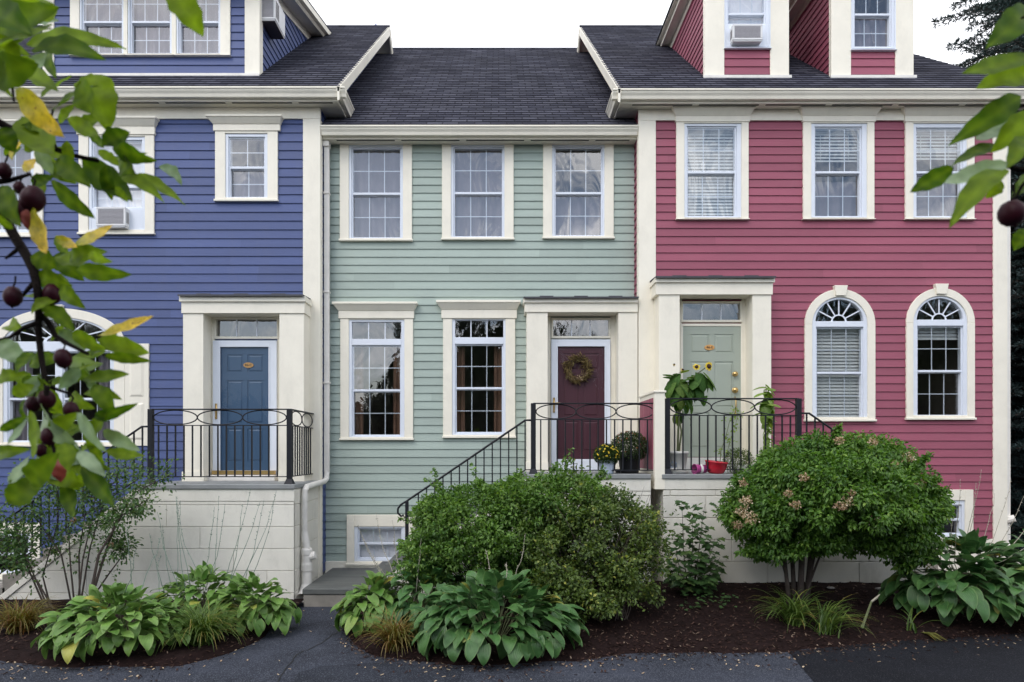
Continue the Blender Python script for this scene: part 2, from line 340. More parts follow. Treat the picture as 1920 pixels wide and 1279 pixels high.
# ------------------------------------------------------------------ courses of boards or blocks in a vertical plane
def courses(mb, O, u, n, zb, zt, lo, hi, openings, step, butt=.018, top=.003, gap=0.0, vert=None, blen=3.4):
    """O + u*s + z. Each opening: (z0, z1, fl, fr, sub). Boards are wedge shaped laps (butt at the bottom, thin on top)."""
    O = vec(O); u = vec(u); n = vec(n)
    z = zb; row = 0
    while z < zt - 1e-4:
        z1 = min(z + step, zt); br = {z, z1 - gap}
        for (a, b, fl, fr, sub) in openings:
            for q in (a, b):
                if z < q < z1 - gap: br.add(q)
            if sub and a < z1 and b > z:
                for i in range(1, sub): br.add(z + (z1 - gap - z) * i / sub)
        br = sorted(br)
        cuts = []
        if blen:
            q = -50 + (row * 1.93) % blen
            while q < 50: cuts.append(q); q += blen * (.75 + .5 * random.random()) if vert is None else blen
        cutr = [random.random() for _ in cuts] + [.5]
        for a, b in zip(br[:-1], br[1:]):
            if b - a < 1e-4: continue
            mid = (a + b) / 2; act = [op for op in openings if op[0] <= mid < op[1]]
            act.sort(key=lambda op: op[2](mid))
            spans = []; cur = lo
            for op in act: spans.append((cur, op[2])); cur = op[3]
            spans.append((cur, hi))
            for fl, fr in spans:
                if fr(mid) - fl(mid) < .004: continue
                pts = [fl] + [(lambda c: (lambda zz: c))(c) for c in cuts if fl(mid) + .03 < c < fr(mid) - .03] + [fr]
                for i in range(len(pts) - 1):
                    g0 = .0002 if (i > 0 and vert is None) else (vert or 0) / 2 if i > 0 else 0; g1 = .0002 if (i < len(pts) - 2 and vert is None) else (vert or 0) / 2 if i < len(pts) - 2 else 0
                    m0 = pts[i](mid); ci = sum(1 for c in cuts if c <= m0 + .01)
                    mb.cr = cutr[min(ci, len(cutr) - 1)]
                    q = []
                    ta = (a - z) / (z1 - z); tb = (b - z) / (z1 - z)
                    for zz, t in ((a, ta), (b, tb)):
                        off = butt + (top - butt) * t
                        s0, s1 = pts[i](zz) + g0, pts[i + 1](zz) - g1
                        if s1 < s0: s1 = s0
                        for s in (s0, s1):
                            q.append(O + u * s + np.array([0, 0, zz]) + n * off); q.append(O + u * s + np.array([0, 0, zz]) - n * .02)
                    # q: a s0 front/back, a s1 f/b, b s0 f/b, b s1 f/b
                    mb.add(q, [(0, 2, 6, 4), (0, 1, 3, 2), (4, 6, 7, 5), (0, 4, 5, 1), (2, 3, 7, 6)])
        z = z1; row += 1
K = lambda c: (lambda z: c)
def rect_open(x0, x1, z0, z1): return (z0, z1, K(x0), K(x1), 0)
def arch_open(cx, a, zs, b): return (zs, zs + b, lambda z: cx - a * math.sqrt(max(0, 1 - ((z - zs) / b) ** 2)), lambda z: cx + a * math.sqrt(max(0, 1 - ((z - zs) / b) ** 2)), 4)

# ------------------------------------------------------------------ window
def room_box(x0, x1, z0, z1, D, parent, depth=2.2):
    mb = MB(); e = .25; y0, y1 = D + .17, D + depth
    xa, xb, za, zb = x0 - e, x1 + e, z0 - e, z1 + e
    P = [(xa, y0, za), (xb, y0, za), (xb, y1, za), (xa, y1, za), (xa, y0, zb), (xb, y0, zb), (xb, y1, zb), (xa, y1, zb)]
    mb.add(P, [(0, 1, 2, 3), (4, 7, 6, 5), (3, 2, 6, 7), (0, 3, 7, 4), (1, 5, 6, 2)])
    # returns closing the gap between wall and box
    for (a, b, c, d) in ((xa, x0, za, zb), (x1, xb, za, zb), (x0, x1, za, z0), (x0, x1, z1, zb)):
        mb.add([(a, y0, c), (b, y0, c), (b, y0, d), (a, y0, d)], [(0, 1, 2, 3)])
    for (a, b) in (((x0, z0), (x0, z1)), ((x1, z0), (x1, z1)), ((x0, z0), (x1, z0)), ((x0, z1), (x1, z1))):
        mb.add([(a[0], D - .01, a[1]), (b[0], D - .01, b[1]), (b[0], y0, b[1]), (a[0], y0, a[1])], [(0, 1, 2, 3)])
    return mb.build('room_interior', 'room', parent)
def curtain_mesh(x0, x1, z0, z1, y, folds, amp, parent, mat='curtain', name='curtain'):
    nx = max(12, int(folds * 8)); nz = 8; V = []; T = []
    ph = random.random() * 6
    for j in range(nz + 1):
        for i in range(nx + 1):
            t = i / nx; zz = j / nz
            yy = y + amp * math.sin(2 * PI * folds * t + ph + .8 * math.sin(3 * zz + ph)) + amp * .6 * math.sin(2 * PI * folds * .37 * t + 2 * zz)
            V.append((x0 + (x1 - x0) * t, yy, z0 + (z1 - z0) * zz))
    for j in range(nz):
        for i in range(nx): a = j * (nx + 1) + i; T.append((a, a + 1, a + nx + 2, a + nx + 1))
    return np_mesh(name, V, T, mat, parent, smooth=True)
def blind_mesh(x0, x1, z0, z1, y, parent, tilt=.9):
    mb = MB(); h = .054; z = z1
    while z > z0:
        mb.add([(x0, y - .012, z - h * tilt), (x1, y - .012, z - h * tilt), (x1, y + .012, z), (x0, y + .012, z)], [(0, 1, 2, 3)])
        z -= .050
    mb.box(x0, x1, y - .016, y + .016, z1, z1 + .04)
    for t in (.2, .8): mb.box(x0 + (x1 - x0) * t - .004, x0 + (x1 - x0) * t + .004, y - .017, y - .0155, z0, z1)
    return mb.build('blind', 'blind', parent)
def dh_sash(fr, gl, mu, x0, x1, z0, z1, zm, D, cols, rows):
    """double hung pair: outer (upper) and inner (lower) sash, glass rect x0..x1 z0..z1, meeting rail zm"""
    mr = .018
    fr.frame(x0 - .022, x1 + .022, z0 - .022, z1 + .02, .022, D + .004, D + .078, wb=.022, wt=.02)
    fr.box(x0, x1, D + .002, D + .052, zm - mr, zm + mr * .9)         # upper meeting rail, outer track
    fr.box(x0, x1, D + .0525, D + .074, zm - mr * 1.7, zm + mr * .2)
    gl.add([(x0, D + .012, zm), (x1, D + .012, zm), (x1, D + .012, z1), (x0, D + .012, z1)], [(0, 1, 2, 3)])
    gl.add([(x0, D + .062, z0), (x1, D + .062, z0), (x1, D + .062, zm), (x0, D + .062, zm)], [(0, 1, 2, 3)])
    w = .0065
    for (a, b, y) in ((zm + mr, z1, D + .016), (z0, zm - mr, D + .065)):
        for i in range(1, cols):
            x = x0 + (x1 - x0) * i / cols; mu.box(x - w, x + w, y, y + .006, a, b)
        for j in range(1, rows):
            z = a + (b - a) * j / rows; mu.box(x0, x1, y + .0015, y + .0085, z - w, z + w)
def px_window(parent, D, trim, frame, glass, ymeet, cols=3, rows=2, head=None, style='curtain', name='window', label=None, casing='cream', transom=None, sill=True, opens=None, headw=None):
    """everything in photograph pixels on plane D. trim/frame/glass = (x0,y0,x1,y1)"""
    R = lambda q: (PX(q[0], D), PX(q[2], D), PZ(q[3], D), PZ(q[1], D))
    tx0, tx1, tz0, tz1 = R(trim); fx0, fx1, fz0, fz1 = R(frame); gx0, gx1, gz0, gz1 = R(glass); zm = PZ(ymeet, D)
    mb = MB(); y0, y1 = D - .040, D + .03
    mb.box(tx0, fx0, y0, y1, tz0, tz1); mb.box(fx1, tx1, y0, y1, tz0, tz1)
    if tz1 - fz1 > .004: mb.box(fx0, fx1, y0 + .001, y1, fz1, tz1)
    if fz0 - tz0 > .004: mb.box(fx0, fx1, y0 + .001, y1, tz0 + .02, fz0)
    if sill: mb.box(tx0 - .012, tx1 + .012, y0 - .022, y1, tz0 - .012, tz0 + .02 if fz0 - tz0 > .03 else tz0)
    if head:                                                     # head board and flared crown
        (bx0, by0, bx1, by1), (cx0, cy0, cx1, cy1) = head
        a0, a1, az0, az1 = R((bx0, by0, bx1, by1)); mb.box(a0, a1, y0 - .014, y1, az0, az1)
        b0, b1, bz0, bz1 = R((cx0, cy0, cx1, cy1)); h = bz1 - bz0
        mb.frustum((a0, a1, y0 - .02, y1, bz0), (b0 + .01, b1 - .01, y0 - .085, y1, bz0 + h * .72)); mb.box(b0, b1, y0 - .095, y1, bz0 + h * .72, bz1)
    w = mb.build(name, casing, parent, bevel=.004)
    if label: w['label'] = label
    fr, gl, mu = MB(), MB(), MB()
    dh_sash(fr, gl, mu, gx0, gx1, gz0, gz1, zm, D, cols, rows)
    yf0, yf1 = D - .022, D + .06
    gt = PZ(transom[1], D) if transom else gz1
    # vinyl frame ring round the sashes
    fr.box(fx0, gx0 - .022, yf0, yf1, fz0, fz1); fr.box(gx1 + .022, fx1, yf0, yf1, fz0, fz1)
    fr.box(gx0 - .022, gx1 + .022, yf0 + .002, yf1, fz0, gz0 - .022)
    if transom:
        q0, q1, q2, q3 = R(transom)
        fr.box(gx0 - .022, gx1 + .022, yf0 - .004, yf1, gz1 + .02, q2); fr.box(gx0 - .022, gx1 + .022, yf0 + .002, yf1, q3, fz1)
        gl.add([(q0, D + .012, q2), (q1, D + .012, q2), (q1, D + .012, q3), (q0, D + .012, q3)], [(0, 1, 2, 3)])
        for i in (1, 2):
            x = q0 + (q1 - q0) * i / 3; mu.box(x - .008, x + .008, D + .004, D + .011, q2, q3)
    else: fr.box(gx0 - .022, gx1 + .022, yf0 + .002, yf1, gz1 + .02, fz1)
    fr.build('sash_frame', 'vinyl', w, bevel=.003); mu.build('muntin_grid', 'vinyl', w); gl.build('pane', 'glass', w)
    lo, hi = gx0 - .03, gx1 + .03; gtop = (R(transom)[3] if transom else gz1) + .03; gbot = gz0 - .03
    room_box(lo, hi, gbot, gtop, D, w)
    if style == 'curtain': curtain_mesh(lo + .01, hi - .01, gbot, gtop, D + .115, 4.5, .018, w)
    elif style == 'half':
        curtain_mesh(lo + .01, hi - .01, gbot, zm + .02, D + .115, 4.0, .018, w)
    elif style == 'sides':
        ww = (hi - lo) * .2; curtain_mesh(lo, lo + ww, gbot, gz1, D + .13, 2, .02, w, 'tan_curtain'); curtain_mesh(hi - ww, hi, gbot, gz1, D + .13, 2, .02, w, 'tan_curtain')
    elif style == 'blind': blind_mesh(lo + .01, hi - .01, gbot, gz1 - .02, D + .115, w)
    elif style == 'half_blind':
        blind_mesh(lo + .01, hi - .01, zm + (gz1 - zm) * .35, gz1 - .02, D + .115, w, .7); curtain_mesh(lo + .01, hi - .01, gbot, zm - .1, D + .125, 4, .015, w)
    elif style == 'panel': MB().box(lo + .01, hi - .01, D + .10, D + .11, gbot, gtop).build('inner_panel', 'panel', w)
    if opens is not None: opens.append(rect_open(lo, hi, gbot, gtop))
    return w
def arched_window(parent, D, cxp, rx_out, rx_in, ry_out, ry_in, yspring, ybot, glass, ymeet, fan, style, opens, label, key, frame_pad=9, sash_pairs=None, nspoke=6):
    """half round headed window; radii in pixels"""
    s = D / F; cx = PX(cxp, D); zs = PZ(yspring, D); zb = PZ(ybot, D)
    a1, b1, a0, b0 = rx_out * s, ry_out * s, rx_in * s, ry_in * s
    mb = MB(); y0, y1 = D - .040, D + .03
    mb.arc_ring(cx, zs, a0, b0, a1, b1, y0, y1)
    mb.box(cx - a1, cx - a0, y0, y1, zb, zs); mb.box(cx + a0, cx + a1, y0, y1, zb, zs)
    mb.box(cx - a1 - .012, cx + a1 + .012, y0 - .022, y1, zb - .012, zb + .02); mb.box(cx - a0, cx + a0, y0 + .001, y1, zb + .02, zb + .055)
    kw0, kw1, kt, kb = key                                          # keystone half widths, top, bottom px
    mb.prism_y([(cx - kw1 * s, PZ(kb, D)), (cx + kw1 * s, PZ(kb, D)), (cx + kw0 * s, PZ(kt, D)), (cx - kw0 * s, PZ(kt, D))], y0 - .03, y1)
    w = mb.build('arched_window', 'cream', parent, bevel=.004); w['label'] = label
    fr, gl, mu = MB(), MB(), MB(); yf0, yf1 = D - .022, D + .06
    fa, fb, fz = fan[0] * s, fan[1] * s, PZ(fan[2], D)               # fan glass half width, height, base y
    fr.arc_ring(cx, fz, fa, fb, a0, b0 + (zs - fz), yf0, yf1)
    if sash_pairs is None: sash_pairs = [glass]
    g0 = min(PX(g[0], D) for g in sash_pairs); g1 = max(PX(g[2], D) for g in sash_pairs)
    gz0, gz1 = PZ(glass[3], D), PZ(glass[1], D); zm = PZ(ymeet, D)
    fr.box(cx - a0, g0 - .022, yf0, yf1, zb + .055, fz); fr.box(g1 + .022, cx + a0, yf0, yf1, zb + .055, fz)
    fr.box(g0 - .022, g1 + .022, yf0 + .002, yf1, zb + .055, gz0 - .022); fr.box(g0 - .022, g1 + .022, yf0 - .004, yf1, gz1 + .02, fz)
    for i, g in enumerate(sash_pairs):
        dh_sash(fr, gl, mu, PX(g[0], D), PX(g[2], D), gz0, gz1, zm, D, 3, 2)
        if i: fr.box(PX(sash_pairs[i - 1][2], D) + .022, PX(g[0], D) - .022, yf0 + .002, yf1, gz0 - .022, gz1 + .02)
    gl.half_disc(cx, fz, fa, fb, D + .012)
    hub = .30
    mu.arc_ring(cx, fz, fa * hub * .88, fb * hub * .9, fa * hub * 1.08, fb * hub * 1.1, D + .001, D + .011, 16)
    for i in range(1, nspoke):
        t = PI * i / nspoke; c, q = math.cos(t), math.sin(t)
        p = Vector((cx + fa * hub * c, 0, fz + fb * hub * q)); e = Vector((cx + fa * c, 0, fz + fb * q)); d = (e - p).normalized(); nn = Vector((-d.z, 0, d.x)) * .009
        mu.prism_y([(p.x + nn.x, p.z + nn.z), (p.x - nn.x, p.z - nn.z), (e.x - nn.x, e.z - nn.z), (e.x + nn.x, e.z + nn.z)], D + .002, D + .010)
    fr.build('sash_frame', 'vinyl', w, bevel=.003); mu.build('muntin_grid', 'vinyl', w); gl.build('pane', 'glass', w)
    lo, hi = cx - a0 - .02, cx + a0 + .02
    # dark room behind
    mb = MB(); xa, xb, ya, yb, za, zt = lo - .3, hi + .3, D + .17, D + 2.2, zb - .2, zs + b1 + .2
    P = [(xa, ya, za), (xb, ya, za), (xb, yb, za), (xa, yb, za), (xa, ya, zt), (xb, ya, zt), (xb, yb, zt), (xa, yb, zt)]
    mb.add(P, [(0, 1, 2, 3), (4, 7, 6, 5), (3, 2, 6, 7), (0, 3, 7, 4), (1, 5, 6, 2)])
    for (x, x2) in ((lo, lo), (hi, hi)): mb.add([(x, D, zb), (x, D + .17, zb), (x, D + .17, zs), (x, D, zs)], [(0, 1, 2, 3)])
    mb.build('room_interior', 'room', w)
    if style == 'blind': blind_mesh(g0 - .02, g1 + .02, gz0 - .03, gz1 - .02, D + .115, w)
    elif style == 'short_blind': blind_mesh(g0 - .02, g1 + .02, gz1 - .16, gz1 - .02, D + .115, w)
    elif style == 'sides':
        curtain_mesh(g0, g0 + .25, gz0, gz1, D + .12, 2.5, .02, w, 'curtain'); curtain_mesh(g1 - .25, g1, gz0, gz1, D + .12, 2.5, .02, w, 'curtain')
    am, bm = (a0 + a1) / 2, (b0 + b1) / 2
    opens.append(rect_open(cx - am, cx + am, zb + .02, zs)); opens.append(arch_open(cx, am, zs, bm))
    return w

# ------------------------------------------------------------------ roofs and eaves
PITCH = .81
def roof_slope(mb, x0f, x1f, d0, z0, d1, pitch=PITCH, exposure=.145, axis='x'):
    """stepped shingle courses from the eave (d0,z0) up to d1; x0f/x1f give the ends at a depth"""
    sl = math.hypot(1, pitch); run = d1 - d0; n = max(1, int(round(run * sl / exposure))); st = run / n
    th = .011; k = -1 if d1 < d0 else 1
    for i in range(n):
        a, b = d0 + st * i, d0 + st * (i + 1)
        za, zb = z0 + pitch * abs(a - d0), z0 + pitch * abs(b - d0)
        nseg = 22
        def edge(d, lift, wob):
            xa, xb = x0f(d), x1f(d); return [(xa + (xb - xa) * j / nseg, d, z0 + pitch * abs(d - d0) + lift + wob[j]) for j in range(nseg + 1)]
        wob = [random.uniform(-.002, .0025) for _ in range(nseg + 1)]
        lo = edge(a, th, wob); up = edge(b, 0.001, [0] * (nseg + 1)); bot = edge(a, -.004, [0] * (nseg + 1))
        vs = lo + up + bot; m = nseg + 1; fs = []; uv = []
        va, vb = i * exposure, (i + 1) * exposure
        for j in range(nseg):
            fs.append((j, j + 1, m + j + 1, m + j) if k > 0 else (j, m + j, m + j + 1, j + 1))
            uv.append([(lo[j][0], va), (lo[j + 1][0], va), (up[j + 1][0], vb), (up[j][0], vb)] if k > 0 else [(lo[j][0], va), (up[j][0], vb), (up[j + 1][0], vb), (lo[j + 1][0], va)])
            fs.append((2 * m + j, 2 * m + j + 1, j + 1, j)); uv.append([(lo[j][0], va), (lo[j + 1][0], va), (lo[j + 1][0], va + .01), (lo[j][0], va + .01)])
        mb.add(vs, fs, uv)
def gutter_prof(yb, zt, s=1):
    """K style gutter, back at yb, top at zt, opening forward"""
    P = [(0, 0), (0, -.125), (-.062, -.128), (-.075, -.085), (-.098, -.052), (-.104, -.030), (-.118, -.024), (-.118, 0), (-.110, 0), (-.108, -.018), (-.012, -.018), (-.012, 0)]
    return [(yb + a * s, zt + b) for a, b in P]
def eave(parent, D, zs, x0, x1, side0=None, side1=None, back=.75):
    """gutter + fascia + vented soffit; returns (roof edge d, z). side = wall X where the cornice turns the corner."""
    df = D - .23; zt = zs + .145
    mb = MB().box(x0, x1, df, df + .03, zs - .012, zt - .002); so = MB().box(x0, x1, df + .03, D, zs, zs + .02); gu = MB().prism_x(gutter_prof(df - .002, zt), x0 - (.118 if side0 is not None else 0), x1 + (.118 if side1 is not None else 0))
    ve = MB(); x = x0 + .2
    while x < x1 - .3:
        ve.box(x, min(x + .88, x1 - .1), df + .055, df + .085, zs - .004, zs + .004); x += .98
    for sd, X, sg in ((side0, x0, -1), (side1, x1, 1)):
        if sd is None: continue
        a, b = (X, X + .03) if sg < 0 else (X - .03, X)
        mb.box(a, b, df + .03, df + back, zs - .012, zt - .002)
        lo, hi = min(sd, X), max(sd, X)
        so.box(lo + (.03 if sg < 0 else 0), hi - (.03 if sg > 0 else 0), D, df + back, zs, zs + .02)
        prof = gutter_prof(0, zt); s = sg * -1
        gu.loft([(X + s * y, df - .002, z) for y, z in prof][::sg], [(X + s * y, df + back, z) for y, z in prof][::sg])
        gu.box(lo, hi, df + .03, df + back, zt + .001, zt + .012)
    g = gu.build('gutter', 'cream', parent, bevel=.003); so_ = so.build('soffit', 'cream', parent); ve.build('vent_strip', 'soffit_vent', so_)
    mb.build('fascia', 'cream', parent, bevel=.004)
    return df - .09, zt + .015
def ridge_of(d0, z0, tan_elev): return (z0 - EYE - PITCH * d0) / (tan_elev - PITCH)
def rake(parent, X, d0, z0, d1, sg, wall_x):
    """sloped white rake board at the gable edge X, front slope and back slope, with its soffit"""
    mb = MB(); so = MB()
    a, b = (X - .03, X) if sg > 0 else (X, X + .03)
    for (da, db) in ((d0 - .03, d1), (d1, 2 * d1 - d0)):
        za = z0 + PITCH * (d1 - d0) - PITCH * abs(d1 - da); zb = z0 + PITCH * (d1 - d0) - PITCH * abs(d1 - db)
        A = [(a, da, za - .19), (b, da, za - .19), (b, da, za - .005), (a, da, za - .005)]; B = [(a, db, zb - .19), (b, db, zb - .19), (b, db, zb - .005), (a, db, zb - .005)]
        mb.loft(A, B)
        A = [(a - .008, da, za - .06), (b + .008, da, za - .06), (b + .008, da, za + .004), (a - .008, da, za + .004)]; B = [(a - .008, db, zb - .06), (b + .008, db, zb - .06), (b + .008, db, zb + .004), (a - .008, db, zb + .004)]
        mb.loft(A, B)
        lo, hi = min(wall_x, a if sg > 0 else b), max(wall_x, a if sg > 0 else b)
        so.loft([(lo, da + .1, za - .13), (hi, da + .1, za - .13), (hi, da + .1, za - .11), (lo, da + .1, za - .11)], [(lo, db, zb - .13), (hi, db, zb - .13), (hi, db, zb - .11), (lo, db, zb - .11)])
    r = mb.build('rake_board', 'cream', parent); so.build('rake_soffit', 'cream', r)

# ------------------------------------------------------------------ doors, porticos
def lettering(text, size, loc, parent, mat='ink', name='house_number'):
    cu = bpy.data.curves.new('letters', 'FONT'); cu.body = text; cu.size = size; cu.extrude = .0015; cu.align_x = 'CENTER'; cu.align_y = 'CENTER'; cu.resolution_u = 2
    ob = bpy.data.objects.new('letters', cu); COL.objects.link(ob)
    dg = bpy.context.evaluated_depsgraph_get(); me = bpy.data.meshes.new_from_object(ob.evaluated_get(dg)); bpy.data.objects.remove(ob)
    me.transform(Matrix.Rotation(PI / 2, 4, 'X')); me.materials.clear(); me.materials.append(M[mat]); me.name = name
    o = bpy.data.objects.new(name, me); COL.objects.link(o); o.parent = parent; o.location = Vector(loc) - WO[parent.name]; WO[o.name] = Vector(loc); return o
def door(parent, D, fr_px, dr_px, mat, storm, number=None, plate=None, knob='left', label=None):
    x0, x1, z0, z1 = PX(dr_px[0], D), PX(dr_px[2], D), PZ(dr_px[3], D), PZ(dr_px[1], D)
    w, h = x1 - x0, z1 - z0; yb = D - .035
    mb = MB().box(x0, x1, yb, D + .02, z0, z1)
    cols = [(.13, .455), (.545, .87)]; rows = [(.06, .205), (.27, .62), (.66, .93)]
    # stiles and rails proud of the slab, raised panels inside
    us = [0, .13, .455, .545, .87, 1]; vs = [0, .06, .205, .27, .62, .66, .93, 1]
    pr = yb - .009
    for i in range(5):
        for j in range(7):
            pan = i in (1, 3) and j in (1, 3, 5)
            a, b, c, d = x0 + us[i] * w, x0 + us[i + 1] * w, z1 - vs[j + 1] * h, z1 - vs[j] * h
            if not pan: mb.box(a, b, pr, yb, c, d)
            else:
                mb.frustum((a + .022, b - .022, yb - .001, yb, c + .022), (a + .022, b - .022, yb - .001, yb, c + .023))
                mb.loft([(a + .018, yb, c + .018), (b - .018, yb, c + .018), (b - .018, yb, d - .018), (a + .018, yb, d - .018)], [(a + .034, yb - .008, c + .034), (b - .034, yb - .008, c + .034), (b - .034, yb - .008, d - .034), (a + .034, yb - .008, d - .034)])
    dr = mb.build('door', mat, parent, bevel=.002)
    if label: dr['label'] = label
    fx0, fx1, fz0, fz1 = PX(fr_px[0], D), PX(fr_px[2], D), PZ(fr_px[3], D), PZ(fr_px[1], D)
    f = MB()
    if storm:
        f.box(fx0, x0, yb - .045, D, fz0, fz1); f.box(x1, fx1, yb - .045, D, fz0, fz1); f.box(x0, x1, yb - .045, D, z1, fz1); f.box(x0, x1, yb - .045, D, fz0, z0)
        for (a, b) in ((x0 - .012, x0 + .008), (x1 - .008, x1 + .012)): f.box(a, b, yb - .055, yb - .045, z0, z1)
        f.build('storm_door_frame', 'vinyl', dr, bevel=.003)
        gl = MB(); gl.add([(x0, yb - .030, z0), (x1, yb - .030, z0), (x1, yb - .030, z1), (x0, yb - .030, z1)], [(0, 1, 2, 3)]); gl.build('storm_glass', 'clear_glass', dr)
    else:
        f.box(fx0, x0, yb - .02, D, fz0, fz1); f.box(x1, fx1, yb - .02, D, fz0, fz1); f.box(x0, x1, yb - .02, D, z1, fz1)
        f.build('door_frame', 'cream', dr, bevel=.003)
    zc = z0 + h * .47
    hb = MB()
    if storm:
        xk = x0 - .05; hb.lathe((xk, yb - .05, zc + .07), [(0, 0), (.016, 0), (.016, -.012), (0, -.012)], 12, (0, -1, 0)); hb.box(xk - .014, xk + .014, yb - .056, yb - .045, zc - .10, zc + .13)
        hb.tube([(xk, yb - .05, zc + .04), (xk, yb - .10, zc + .04), (xk + .04, yb - .108, zc + .045), (xk + .12, yb - .105, zc + .04)], [.011, .010, .010, .008], 8)
        hb.tube([(xk, yb - .05, zc - .07), (xk, yb - .075, zc - .07)], .012, 8)
    else:
        xk = x1 - .09
        for dz, r in ((.30, .038), (.06, .042), (-.30, .022)):
            hb.lathe((xk, pr, zc + .02 + dz), [(0, .055), (r * .7, .05), (r, .035), (r * .8, .02), (r * .35, .012), (r * .9, .006), (r, 0)], 14, (0, -1, 0))
        hb.tube([(xk, pr - .01, zc - .02), (xk, pr - .05, zc - .06), (xk, pr - .05, zc - .2), (xk, pr - .01, zc - .27)], .010, 8)
    hb.build('handle', 'brass', dr, smooth=True)
    if number:
        px, py, rx, rz = plate; c = Vector((PX(px, D), pr - .004, PZ(py, D)))
        b = MB(); b.loft([(c.x + rx * math.cos(2 * PI * k / 28), c.y - .006, c.z + rz * math.sin(2 * PI * k / 28)) for k in range(28)], [(c.x + rx * math.cos(2 * PI * k / 28), c.y + .006, c.z + rz * math.sin(2 * PI * k / 28)) for k in range(28)])
        b.build('number_plate', 'orange', dr); lettering(number, rz * 1.35, (c.x, c.y - .0085, c.z), dr)
    return dr
def transom(parent, D, px, n=3, style=None):
    x0, x1, z0, z1 = PX(px[0], D), PX(px[2], D), PZ(px[3], D), PZ(px[1], D)
    t = MB().frame(x0 - .03, x1 + .03, z0 - .035, z1 + .03, .03, D - .055, D + .02, wb=.035).build('transom_window', 'cream', parent, bevel=.003)
    mu = MB()
    for i in range(1, n):
        x = x0 + (x1 - x0) * i / n; mu.box(x - .009, x + .009, D - .038, D - .030, z0, z1)
    mu.build('muntin_grid', 'vinyl', t)
    gl = MB(); gl.add([(x0, D - .030, z0), (x1, D - .030, z0), (x1, D - .030, z1), (x0, D - .030, z1)], [(0, 1, 2, 3)]); gl.build('pane', 'glass', t)
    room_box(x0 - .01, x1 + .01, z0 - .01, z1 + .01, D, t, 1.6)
    return rect_open(x0 - .01, x1 + .01, z0 - .01, z1 + .01)
def portico(parent, D, df, deckz, ent, ent_split, pil_l, pil_r, fr_x, fr_ytop, over, close0=True, close1=True):
    """ent=(x0,ytop,x1,ysoffit) px on the front plane; fr_x the door surround width on the wall"""
    e0, e1, ez0, ez1 = PX(ent[0], df), PX(ent[2], df), PZ(ent[3], df), PZ(ent[1], df); ezs = PZ(ent_split, df)
    mb = MB()
    mb.box(e0, e1, df, D - .001, ez0, ezs); c0, c1 = (.02 if close0 else 0), (.02 if close1 else 0); mb.box(e0 - c0, e1 + c1, df - .03, D - .001, ezs, ez1)
    l0, l1, r0, r1 = PX(pil_l[0], df), PX(pil_l[1], df), PX(pil_r[0], df), PX(pil_r[1], df)
    mb.box(l0, l1, df + .02, D - .001, deckz + .14, ez0); mb.box(r0, r1, df + .02, D - .001, deckz + .14, ez0)
    mb.box(l0 - .012, l1 + .012, df + .005, D - .001, deckz, deckz + .14); mb.box(r0 - .012 * c1 * 50, r1 + .012 * c1 * 50, df + .005, D - .001, deckz, deckz + .14)
    # surround boards on the wall between piers and door frame
    f0, f1 = PX(fr_x[0], D), PX(fr_x[1], D); ft = PZ(fr_ytop, D)
    mb.box(l1, f0, D - .045, D - .001, deckz, ft); mb.box(f1, r0, D - .045, D - .001, deckz, ft); mb.box(l1, r0, D - .045, D - .001, ft, ez0)
    p = mb.build('portico', 'cream', parent, bevel=.005)
    fl = MB(); o = over; a, b = e0 - o[0], e1 + o[1]
    fl.loft([(a, df - .07, ez1 + .002), (b, df - .07, ez1 + .002), (b, df - .07, ez1 + .014), (a, df - .07, ez1 + .014)], [(a, D - .02, ez1 + .030), (b, D - .02, ez1 + .030), (b, D - .02, ez1 + .042), (a, D - .02, ez1 + .042)])
    fl.box(a, b, df - .075, df - .068, ez1 - .010, ez1 + .015)
    for t in (.2, .5, .8): fl.box(a + (b - a) * t - .1, a + (b - a) * t + .1, df - .06, df, ez1 + .016, ez1 + .030)
    fl.build('portico_flashing', 'flash', p)
    return p

# ================================================================== BLUE HOUSE
BF, GF = 10.2, 10.5                                               # facade depths: blue/red, green
XB, XR = PX(600, BF), PX(1198, BF)                                # party lines
ZS_B, ZS_R, ZS_G = 5.115 + EYE, 5.085 + EYE, 4.70 + EYE           # soffit heights
RID_B = (845 - 50) / F; RID_G = (845 - 92) / F
def box_part(parent, name, mat, boxes, bevel=.004, label=None):
    mb = MB()
    for b in boxes: mb.box(*b)
    o = mb.build(name, mat, parent, bevel=bevel)
    if label: o['label'] = label
    return o
blue = thing('blue_house', 'blue clapboard row house with a wide dormer, left of the sage green one', 'house', (-5.5, BF, 0))
OB = []
CREAM = 'cream'
# upper windows
px_window(blue, BF, (405, 248, 522, 378), (424, 252, 503, 372), (432, 260, 495, 369), 314, 2, 2, head=((402, 236, 527, 248), (392, 222, 533, 236)), style='half', opens=OB, label='small upper window with four over four lites')
px_window(blue, BF, (150, 255, 291, 440), (168, 258, 274, 432), (176, 266, 265, 388), 350, 3, 2, head=((147, 240, 293, 255), (137, 225, 300, 240)), style='panel', opens=OB, label='upper window holding an air conditioner')
px_window(blue, BF, (-58, 262, 83, 445), (-40, 266, 66, 437), (-32, 274, 57, 430), 355, 3, 2, head=((-61, 246, 85, 262), (-71, 231, 92, 246)), style='curtain', opens=OB)
